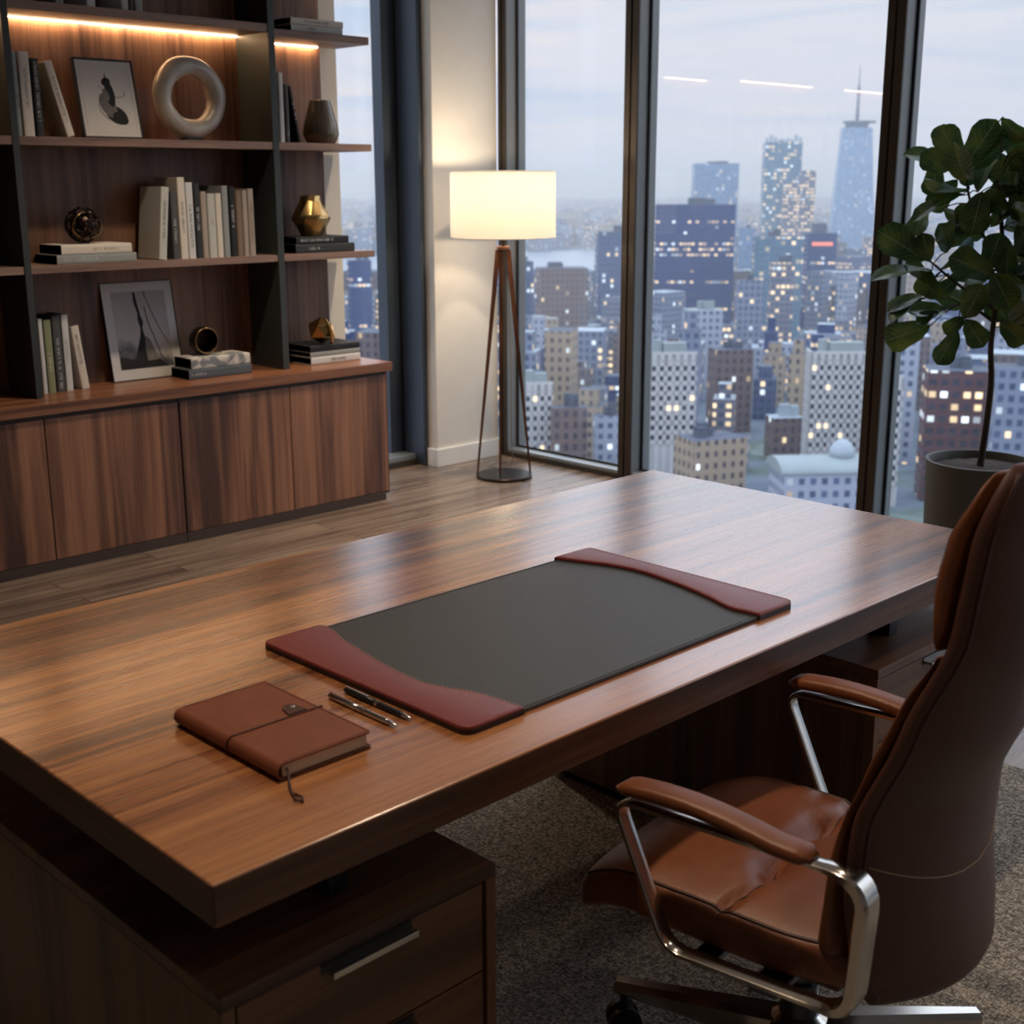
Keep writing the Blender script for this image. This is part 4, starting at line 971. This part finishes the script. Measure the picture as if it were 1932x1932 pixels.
# back : shell + cushions, lofted upwards
REAR = [(.40, -.232), (.43, -.225), (.575, -.208), (.695, -.213), (.845, -.268), (1.0, -.325), (1.13, -.338), (1.25, -.365)]
FRNT = [(.44, -.118), (.62, -.145), (.785, -.196), (.89, -.236), (.955, -.272), (.99, -.262), (1.065, -.256), (1.13, -.268), (1.20, -.300), (1.25, -.33)]
def back_part(z0, z1, vfun, thfun, hwfun, bulge, N=72, NR=44, rnd_=.035, e=3.2, rtop=None):
    b = BM(); rings = []; rtop = rtop or rnd_
    for j in range(NR+1):
        s = j/NR; s = .5-.5*math.cos(PI*s); z = z0+(z1-z0)*s
        k0 = 1-(1-min(1, (z-z0)/rnd_))**2; k1 = 1-(1-min(1, (z1-z)/rtop))**2
        k = math.sqrt(max(0.0, min(k0, k1)))
        hw = hwfun(z)*(.80+.20*k) if rtop > .05 and k1 < k0 else hwfun(z)*(.90+.10*k)
        th = thfun(z)/2*(.25+.75*k); vc = vfun(z); ring = []
        for (u, w) in sellipse(N, hw, th, e):
            q = 1-(u/hw)**2 if hw else 0
            ring.append((u, vc+w+bulge(z, w)*q, z))
        rings.append(ring)
    loft(b, rings); return b, rings
hw = lambda z: lerp_tab([(.38, .215), (.45, .246), (.62, .258), (.80, .250), (.97, .230), (1.10, .224), (1.25, .205)], z)
b, r = back_part(.375, 1.238, lambda z: lerp_tab(REAR, z)+.022, lambda z: .046, hw, lambda z, w: (-.078 if w < 0 else -.060)*(1 if z < .8 else 1-.35*(z-.8)/.45), rnd_=.05, rtop=.09)
shell = obj('back_shell', b, 'leather_shaded', ch, smooth=True)
for idx in (40, 68): b = BM(); tube(b, [Vector(r[j][idx]) for j in range(4, 42)], .0032, 6); obj('welt', b, 'leather_welt', shell, smooth=True)
b = BM(); line = []
for k in range(41, 68):
    uu = abs(r[20][k][0])/.255; z = .64-.075*(1-uu**2)
    jj = max(q for q in range(len(r)) if r[q][0][2] <= z); q_ = (z-r[jj][0][2])/(r[jj+1][0][2]-r[jj][0][2])
    line.append(Vector(r[jj][k]).lerp(Vector(r[jj+1][k]), q_)+Vector((0, -.0004, 0)))
tube(b, line, .0009, 5)
obj('stitch_line', b, 'stitch', shell, smooth=True)
def cush(name, z0, z1, front_extra, rb, rt):
    vf = lambda z: (lerp_tab(FRNT, z)+lerp_tab(REAR, z)+.040)/2
    tf = lambda z: (lerp_tab(FRNT, z)-lerp_tab(REAR, z)-.036)
    b, r = back_part(z0, z1, vf, tf, lambda z: hw(z)-.004, lambda z, w: -.052*(1 if z < .8 else 1-.35*(z-.8)/.45)+(.012 if w > 0 else 0), rnd_=rb, rtop=rt, e=3.6)
    if name == 'backrest_cushion':
        for v in b.verts:
            x, y, z = v.co
            if y > vf(z)-.04:
                for zc in (.60, .74, .86):
                    v.co.y -= .007*math.exp(-((z-zc)/.009)**2)*max(0, 1-(x/.22)**4)
    c = obj(name, b, 'leather', ch, smooth=True)
    for idx in (5, 31): b = BM(); tube(b, [Vector(r[j][idx]) for j in range(3, 42)], .0030, 6); obj('welt', b, 'leather_welt', c, smooth=True)
    return c
cush('backrest_cushion', .448, .962, 0, .03, .05)
cush('headrest', .970, 1.224, 0, .05, .075)

# arms
def fillet(poly, r, n=8):
    out = []; m = len(poly)
    for i in range(m):
        p0, p, p1 = Vector(poly[i-1]), Vector(poly[i]), Vector(poly[(i+1) % m])
        a, c = (p0-p).normalized(), (p1-p).normalized(); ri = r[i] if isinstance(r, (list, tuple)) else r
        A, C_ = p+a*ri, p+c*ri
        for k in range(n+1):
            s = k/n; out.append((1-s)**2*A+2*s*(1-s)*p+s*s*C_)
    return out
def arm(su):
    u0 = su*.292
    poly = [(.203, .632), (.098, .398), (-.222, .414), (-.236, .640)]
    if su > 0: poly = [(.203, .632), (.098, .398), (-.150, .412), (-.165, .640)]
    path = fillet(poly, [.040, .035, .05, .055])
    a = D.objects.new('armrest', None); COL.objects.link(a); a.parent = ch
    b = BM(); rings = []; m = len(path)
    # resample so long sides carry several rings
    P = []
    for i in range(m):
        p, q = path[i], path[(i+1) % m]; l = (q-p).length; k = max(1, int(l/.02))
        for s in range(k): P.append(p.lerp(q, s/k))
    m = len(P)
    for i in range(m):
        p = P[i]; tg = (P[(i+1) % m]-P[i-1]).normalized(); nr = Vector((-tg.y, tg.x))
        rear = max(0, min(1, (-.165-p.x)/.05)) if su < 0 else max(0, min(1, (-.10-p.x)/.05)); w = .015+.009*rear; th = .0052+.006*rear
        rings.append([(u0+du*w, p.x+nr.x*dn*th, p.y+nr.y*dn*th) for du, dn in ((-1, -.6), (-.75, -1), (.75, -1), (1, -.6), (1, .6), (.75, 1), (-.75, 1), (-1, .6))])
    loft(b, rings, closed=True)
    fr = obj('arm_frame', b, 'chrome', a, smooth='sharp')
    b = BM(); rings = []; N = 26
    for j in range(N+1):
        s = j/N; v = .196 - s*.345
        e = math.sqrt(max(0, 1-(1-min(1, s/.10))**2)) if s < .10 else (math.sqrt(max(0, 1-(1-min(1, (1-s)/.07))**2)) if s > .93 else 1)
        e = max(e, .12)
        top = .654+.014*math.sin(PI*min(1, s*1.15+.05)) - .008*s; wv = .0255*(.5+.5*e); th = .0135*e
        rings.append([(u0+x, v, top+z) for x, z in sellipse(20, wv, th, 3.0)])
    loft(b, rings); obj('arm_pad', b, 'leather', a, smooth=True)
    for v0, v1 in ((-.10, -.05), (.02, .06)): b = BM(); box(b, min(u0, su*.19), max(u0, su*.19), v0, v1, .384, .398, .003); obj('arm_bracket', b, 'dark_steel', a)
arm(-1); arm(1)

# base
b = BM(); cyl(b, (0, 0, .22), .026, .26, 32); cyl(b, (0, 0, .16), .034, .14, 32); obj('gas_column', b, 'dark_steel', ch, smooth='sharp')
b = BM(); box(b, -.09, .09, -.12, .12, .330, .372, .01); tube(b, [(.08, .02, .35), (.22, .03, .345)], .005, 8); obj('tilt_mechanism', b, 'black_plastic', ch)
b = BM(); lathe(b, [(.045, .082), (.052, .09), (.050, .155), (.036, .166)], 40); hub = obj('base_hub', b, 'chrome', ch, smooth='sharp')
for k in range(5):
    a = math.radians(103+72*k); dx, dy = math.cos(a), math.sin(a); sx, sy = -dy, dx
    b = BM(); rings = []
    for j in range(11):
        s = j/10; rr = .035+s*.315; w = .030-.013*s; zt = .158-.036*s; zb = .088+.012*s
        c = (dx*rr, dy*rr)
        rings.append([(c[0]+sx*q*w, c[1]+sy*q*w, z) for q, z in ((-1, zb+.006), (-.8, zb), (.8, zb), (1, zb+.006), (1, zt-.010), (.55, zt), (-.55, zt), (-1, zt-.010))])
    loft(b, rings); lg = obj('star_leg', b, 'chrome', ch, smooth='sharp')
    cx, cy_ = dx*.335, dy*.335
    b = BM(); ax = Vector((sx, sy, 0)); ca = a+.6; axx = Vector((-math.sin(ca), math.cos(ca), 0))
    for s_ in (-1, 1):
        m4 = Matrix.Translation(Vector((cx, cy_, .0395))+axx*s_*.014) @ axx.to_track_quat('Z', 'Y').to_matrix().to_4x4()
        g_ = bmesh.ops.create_cone(b, cap_ends=True, segments=28, radius1=.0315, radius2=.0315, depth=.021, matrix=m4)
    bmesh.ops.bevel(b, geom=[e for e in b.edges if len(e.link_faces) == 2 and e.calc_face_angle(0) > 1], offset=.004, segments=2, affect='EDGES')
    cyl(b, (cx, cy_, .08), .008, .05, 12); box(b, cx-.015, cx+.015, cy_-.015, cy_+.015, .045, .076, .004)
    obj('caster', b, 'black_plastic', ch, smooth='sharp')

# ================================================================== THE CITY OUTSIDE
GZ = -95.0
b = BM(); f = b.faces.new([b.verts.new(p) for p in ((60, -9000, GZ), (14000, -9000, GZ), (14000, 14000, GZ), (60, 14000, GZ))]); struct('ground', b, 'city_ground')
b = BM(); prism(b, [(r_*math.cos(math.radians(a_)), r_*math.sin(math.radians(a_))) for r_, a_ in ((1250, 58), (1250, 50), (1400, 44), (1700, 37), (2150, 37), (1900, 44), (1800, 50), (1800, 58))], GZ+.5, GZ+1.5)
o = obj('river', b, 'river_water'); tag(o, 'pale wide river beyond the city, seen at the skyline left of the corner', 'river')

def tower_mesh(bm, x0, x1, y0, y1, z0, z1, uvl, taper=1.0, mw=0, mr=1, taper_y=None, chamfer=0):
    ty = taper if taper_y is None else taper_y
    lo = [(x0, y0), (x1, y0), (x1, y1), (x0, y1)]; cx, cy = (x0+x1)/2, (y0+y1)/2
    hi = [(cx+(x-cx)*taper, cy+(y-cy)*ty) for x, y in lo]
    A = [bm.verts.new((*p, z0)) for p in lo]; B_ = [bm.verts.new((*p, z1)) for p in hi]; u = 0
    for i in range(4):
        j = (i+1) % 4; w = math.dist(lo[i], lo[j]); f = bm.faces.new((A[i], A[j], B_[j], B_[i])); f.material_index = mw
        for l, q in zip(f.loops, ((u, z0), (u+w, z0), (u+w, z1), (u, z1))): l[uvl].uv = (q[0], q[1]+200)
        u += w
    f = bm.faces.new(B_); f.material_index = mr
def az(x, y): return math.atan2(y, x)
def building(label, x, y, zt, W_, mat, rel=12, depth=.75, roof='roof_dark', cat='building', tiers=None, name='office_tower', extras=True, group=None, seed=0, z0=GZ):
    """W_ silhouette width seen from the room; rel = how far (deg) the block is turned from facing it"""
    th = math.radians(rel); w = W_/(math.cos(th)+depth*abs(math.sin(th))); d = w*depth
    yaw = az(x, y)-PI/2+th            # local -y faces the room
    t = thing(name, label, cat, (x, y, z0), yaw, group)
    H = zt-z0; b = BM(); uvl = b.loops.layers.uv.new('UVMap')
    tower_mesh(b, -w/2, w/2, -d/2, d/2, 0, H, uvl)
    for (fx0, fx1, h) in (tiers or []): tower_mesh(b, fx0*w, fx1*w, -d/2*.96, d/2*.96, 0, H*h, uvl)
    o = obj('tower_body' if H > 60 else 'walls', b, [mat, roof], t, auto='keep')
    if extras:
        r = random.Random(seed+int(x)); b = BM()
        for _ in range(r.randint(1, 3)):
            a, c = r.uniform(-.3, .2)*w, r.uniform(-.3, .2)*d; box(b, a, a+w*r.uniform(.12, .3), c, c+d*r.uniform(.12, .3), H, H+r.uniform(2, 4.5))
        obj('roof_plant', b, roof, t)
    return t, w, d, H
KEY = []
def K(*a, **k):
    KEY.append((a[1], a[2], a[4])); return building(*a, **k)
K('wide dark blue office block with bands of lit floors, left in the middle window', 712, 550, -12, 54, 'facade_navy', rel=4, depth=.5, tiers=None)
K('flat-topped blue glass tower rising behind the wide dark block', 1200, 900, 23, 52, 'facade_skyglass', rel=6)
t, w, d, H = K('tall teal tower with a jagged crown and many lit windows', 1159, 785, 42, 40, 'facade_teal', rel=6)
b = BM()
for k in range(9):
    hh = [4, 7, 5, 3, 3, 4, 3, 7, 5][k]; box(b, -w/2+k*w/9, -w/2+(k+.75)*w/9, -d/2, -d/2+2, H, H+hh)
obj('crown', b, 'roof_light', t)
b = BM(); uvl = b.loops.layers.uv.new('UVMap'); tower_mesh(b, w/2, w/2+15, -d/2, d/2-4, 0, H-28, uvl); tower_mesh(b, w*.02, w*.62, -d/2-6, -d/2, 0, H-40, uvl); obj('side_wing', b, ['facade_warm', 'roof_dark'], t, auto='keep')
# tapering spire tower
KEY.append((1455, 879, 50))
t = thing('spire_tower', 'pale tapering glass skyscraper with a tall mast on its roof', 'skyscraper', (1455, 879, GZ), az(1455, 879)-PI/2+.1)
H = 67-GZ; b = BM(); uvl = b.loops.layers.uv.new('UVMap')
tower_mesh(b, -28, 28, -28, 28, 0, H-12, uvl, taper=.64); tower_mesh(b, -17.9, 17.9, -17.9, 17.9, H-12, H, uvl); obj('tower_body', b, ['facade_spire', 'roof_light'], t, auto='keep')
b = BM(); cyl(b, (0, 0, H+3), 14, 6, 24); cyl(b, (3, 0, H+7), 20, 2.2, 32); obj('ring_platform', b, 'roof_dark', t)
b = BM(); cyl(b, (0, 0, H+28), 2.0, 44, 8, 1.2); cyl(b, (0, 0, H+58), 1.1, 30, 8, .3)
for k in range(5): cyl(b, (0, 0, H+14+k*8), 3.2-k*.3, 1.2, 8)
obj('mast', b, 'facade_mast' if 'facade_mast' in M else 'roof_dark', t)
K('teal tower with a lower lit warm shaft, in front of the crowned tower', 704, 477, -31, 32, 'facade_teal', rel=5)
K('slender tower with warm lit windows from top to bottom, mid window', 631, 424, -42, 14, 'facade_warm', rel=8)
t, w, d, H = K('dark block with a red sign band near the top, left of the mast tower', 845, 535, -34, 24, 'facade_navy', rel=10)
b = BM(); box(b, -w*.35, w*.35, -d/2-.5, -d/2, H-9, H-6.5)
obj('sign_band', b, 'sign_red', t); b = BM(); box(b, -w*.3, w*.15, -d*.3, d*.3, H, H+7); obj('penthouse', b, 'roof_dark', t)
K('grey blue slab tower just right of the wide dark block', 572, 404, -48, 15, 'facade_grey', rel=10)
K('distant pale blue tower between the dark block and the crowned tower', 896, 638, -34, 13, 'facade_skyglass', rel=4)
K('dim blue tower under the mast tower, right of the red-sign block', 986, 592, -81, 31, 'facade_slate', rel=8)
K('blue grey tower behind the fig leaves in the right window', 797, 419, -70, 23, 'facade_slate', rel=12)
K('dark blue-grey block at the right end of the corner window', 680, 589, -30, 33, 'facade_slate', rel=6)
K('tan brown broad block in the corner window', 581, 549, -48, 32, 'facade_brown', rel=8)
K('narrow dark tower behind the floor lamp in the corner window', 601, 601, -47, 11, 'facade_slate', rel=6)
K('dark slim tower in the window beside the bookcase', 502, 648, -44, 15, 'facade_navy', rel=6)
K('pale ribbed building with green roof block below the wide dark block', 510, 387, -58, 20, 'facade_pale', rel=14, roof='copper_green')
K('brown masonry block beside the white gridded building', 421, 305, -62, 18, 'facade_brown', rel=18)
K('low beige building with flat dark roof at the foot of the brown block', 313, 233, -73, 22, 'facade_beige', rel=30, depth=.7)
K('brown low block with pale roofs between the white gridded buildings', 392, 259, -80, 14, 'facade_brown', rel=20, roof='roof_light')
K('dark red-brown block with a glowing band, behind the fig trunk', 376, 187, -54, 20, 'facade_redbrown', rel=8)
K('grey block with big warm lit windows at the right edge', 366, 162, -50, 17, 'facade_grey', rel=10)
K('slim pale building left of the fig trunk', 413, 224, -51, 8, 'facade_pale', rel=10)
K('narrow pale building near the foot of the corner window', 323, 284, -74, 9, 'facade_pale', rel=10)
K('brownish low wall-like block behind the lamp legs', 300, 280, -68, 12, 'facade_brown', rel=10, depth=.4)
# low civic building with pale curved roofs
KEY.append((306, 190, 28))
t = thing('civic_hall', 'low pale building with a long curved roof at the foot of the middle window', 'building', (306, 190, GZ), az(306, 190)-PI/2+.3)
H = -75-GZ; b = BM(); uvl = b.loops.layers.uv.new('UVMap'); tower_mesh(b, -12, 12, -8, 8, 0, H, uvl); obj('walls', b, ['facade_pale', 'roof_light'], t, auto='keep')
b = BM(); rings = [[(x, 8.5*math.cos(a), H+3.2*math.sin(a)) for a in [PI*k/16 for k in range(17)]] for x in (-13, 13)]; loft(b, rings); obj('curved_roof', b, 'copper_green', t, smooth='sharp')
b = BM(); lathe(b, [(3.5, 0), (3.4, 2), (2.6, 3.6), (1.2, 4.6), (.2, 5)], 20, (6, 0, H+3)); obj('dome', b, 'roof_light', t, smooth=True)

# masonry blocks whose windows are built one by one
def gridded(label, x, y, zt, W_, cols, rows, rel, depth, litp, seed):
    KEY.append((x, y, W_)); th = math.radians(rel); w = W_/(math.cos(th)+depth*abs(math.sin(th))); d = w*depth
    t = thing('gridded_building', label, 'building', (x, y, GZ), az(x, y)-PI/2+th)
    H = zt-GZ; bot = H-rows*3.3-3
    b = BM(); box(b, -w/2+.5, w/2-.5, -d/2+.5, d/2-.5, 0, H-.6)
    cw = w/cols
    def frame(ax):  # lattice in front of the panes on one side
        n_, ln, off = (cols, w, -d/2) if ax == 'f' else (max(2, int(d/cw)), d, (-w/2 if rel > 0 else w/2))
        cc = ln/n_
        def bx(a0, a1, z0, z1):
            if ax == 'f': box(b, a0, a1, off, off+.6, z0, z1)
            else: box(b, min(off, off+.6*(1 if off < 0 else -1)), max(off, off+.6*(1 if off < 0 else -1)), a0, a1, z0, z1)
        for k in range(n_+1):
            c = -ln/2+k*cc; bx(max(-ln/2, c-cc*.24), min(ln/2, c+cc*.24), 0, H)
        for r_ in range(rows+1):
            z = bot+r_*3.3; bx(-ln/2, ln/2, z-.8, z+.8)
        bx(-ln/2, ln/2, H-2.0, H+.8)
        return n_, cc
    nf, cf = frame('f'); ns, cs_ = frame('s')
    body = obj('masonry_walls', b, 'pale_stone', t)
    r = random.Random(seed); mk = None; md = {}
    def pane(mat, key, sx, sy):
        if (mat, key) not in md:
            bb = BM(); box(bb, -sx/2, sx/2, -sy/2, sy/2, -.85, .85); o = obj('window', bb, mat, t); md[(mat, key)] = o; return o
        o = md[(mat, key)].copy(); COL.objects.link(o); o.parent = t; return o
    for r_ in range(rows):
        for k in range(nf):
            o = pane('pane_lit' if r.random() < litp else 'pane_dark', 'f', cf*.5, .1); o.location = (-w/2+(k+.5)*cf, -d/2+.44, bot+r_*3.3+1.65)
    sgn = -1 if rel > 0 else 1
    if cols*rows+ns*rows <= 100:
        for r_ in range(rows):
            for k in range(ns):
                o = pane('pane_lit' if r.random() < litp else 'pane_dark', 's', .1, cs_*.5); o.location = (sgn*(w/2-.44), -d/2+(k+.5)*cs_, bot+r_*3.3+1.65)
    b = BM(); box(b, -w*.2, w*.3, -d*.2, d*.3, H-.6, H+3.5); cyl(b, (-w*.3, 0, H+2), 1.6, 5, 12); obj('roof_plant', b, 'copper_green', t)
gridded('white gridded masonry building in the lower right of the middle window', 385, 233, -54, 24, 9, 9, 14, .4, .05, 1)
gridded('white gridded building in the lower left of the middle window', 337, 268, -53, 17, 6, 8, 12, .5, .04, 2)
gridded('small white gridded building behind the lamp legs in the corner window', 300, 294, -62, 10, 4, 7, 8, .5, .04, 3)
gridded('white gridded building at the left of the right-hand window', 352, 197, -55, 10, 3, 9, 16, .8, .06, 4)

RIV = [(r_*math.cos(math.radians(a_)), r_*math.sin(math.radians(a_))) for r_, a_ in ((1250, 58), (1250, 50), (1400, 44), (1700, 37), (2150, 37), (1900, 44), (1800, 50), (1800, 58))]
def in_river(x, y, s):
    ins = False
    for (ax, ay), (bx, by) in zip(RIV, RIV[1:]+RIV[:1]):
        if (ay > y) != (by > y) and x < (bx-ax)*(y-ay)/(by-ay)+ax: ins = not ins
        l2 = (bx-ax)**2+(by-ay)**2; q = max(0, min(1, ((x-ax)*(bx-ax)+(y-ay)*(by-ay))/l2))
        if math.hypot(x-ax-q*(bx-ax), y-ay-q*(by-ay)) < s: return True
    return ins
# smaller buildings filling the city, nearest as things of their own
rc = random.Random(11)
def free(x, y, r):
    # keep clear of the named ones, and do not rise in front of them
    for kx, ky, kw in KEY:
        if math.hypot(x-kx, y-ky) < (kw*.75+r*1.2): return False
    return True
placed = []
GM = ['facade_brown', 'facade_beige', 'facade_grey', 'facade_slate', 'facade_pale', 'facade_navy', 'facade_warm']
GN = {'facade_brown': 'brown', 'facade_beige': 'beige', 'facade_grey': 'grey', 'facade_slate': 'slate blue', 'facade_pale': 'pale', 'facade_navy': 'dark blue', 'facade_warm': 'warmly lit'}
n = 0; tries = 0
yaw0 = math.radians(33)
while n < 210 and tries < 9000:
    tries += 1
    a = math.radians(rc.uniform(23, 58)); r_ = rc.uniform(300, 760)
    x, y = r_*math.cos(a), r_*math.sin(a); sz = rc.uniform(9, 17)
    if not free(x, y, sz) or any(math.hypot(x-p, y-q) < (sz+s)*.72 for p, q, s in placed): continue
    placed.append((x, y, sz)); n += 1
    lim = 60 if r_ < 420 else 85
    h = rc.choice([rc.uniform(8, 18), rc.uniform(12, 30), rc.uniform(20, lim*.6)])
    if r_ < 420: h = rc.uniform(5, 15)
    h = max(5, min(h, 96-.108*r_))
    mat = rc.choice(GM); t = thing('city_building', '', 'building', (x, y, GZ), yaw0+rc.uniform(-.05, .05), group=GN[mat]+' smaller buildings of the city')
    t['label'] = 'one of the small blurred %s buildings filling the city below' % GN[mat]
    b = BM(); uvl = b.loops.layers.uv.new('UVMap'); w, d = sz, sz*rc.uniform(.6, 1.1)
    tower_mesh(b, -w/2, w/2, -d/2, d/2, 0, h, uvl)
    if rc.random() < .5: tower_mesh(b, -w*.3, w*.2, -d*.3, d*.3, h, h+rc.uniform(2, 7), uvl)
    obj('walls', b, [mat, rc.choice(['roof_light', 'roof_dark', 'roof_dark'])], t, auto='keep')
# beyond them the blocks nobody could count
mats_ = GM + ['roof_dark', 'roof_light']
b = BM(); uvl = b.loops.layers.uv.new('UVMap')
for _ in range(5200):
    a = math.radians(rc.uniform(18, 62)); r_ = 830+5200*rc.random()**1.35
    x, y = r_*math.cos(a), r_*math.sin(a); sz = rc.uniform(9, 24)*(1+r_/5000)
    if not free(x, y, sz): continue
    if in_river(x, y, sz): continue
    h = rc.choice([rc.uniform(8, 20), rc.uniform(12, 34), rc.uniform(20, 55)])
    if rc.random() < .04 and r_ < 2500: h = rc.uniform(55, 85)
    h = min(h, max(9, 95-.062*r_)) if r_ < 1400 else min(h, 38)
    w, d = sz, sz*rc.uniform(.6, 1.2); k0 = len(b.verts)
    b.verts.ensure_lookup_table()
    nv = len(b.verts); tower_mesh(b, x-w/2, x+w/2, y-d/2, y+d/2, GZ, GZ+h, uvl, mw=rc.randrange(len(GM)), mr=len(GM)+rc.randrange(2))
o = obj('distant_cityscape', b, mats_, auto='keep'); tag(o, 'endless hazy mass of small buildings reaching to the horizon', 'cityscape', kind='stuff')

# evening haze over the city
if HAZE > 0:
    hz = D.materials.new('evening_haze'); hz.use_nodes = True; t = hz.node_tree; t.nodes.clear()
    out = nn(t, 'ShaderNodeOutputMaterial'); vs = nn(t, 'ShaderNodeVolumeScatter'); vs.inputs['Color'].default_value = (.80, .87, 1.0, 1); vs.inputs['Density'].default_value = HAZE; vs.inputs['Anisotropy'].default_value = 0.0
    t.links.new(vs.outputs[0], out.inputs['Volume']); M['evening_haze'] = hz
    b = BM(); box(b, 250, 8000, -4000, 9000, GZ-5, GZ+215); o = obj('haze', b, 'evening_haze'); tag(o, 'thin bluish evening haze hanging over the whole city', 'haze', kind='stuff')
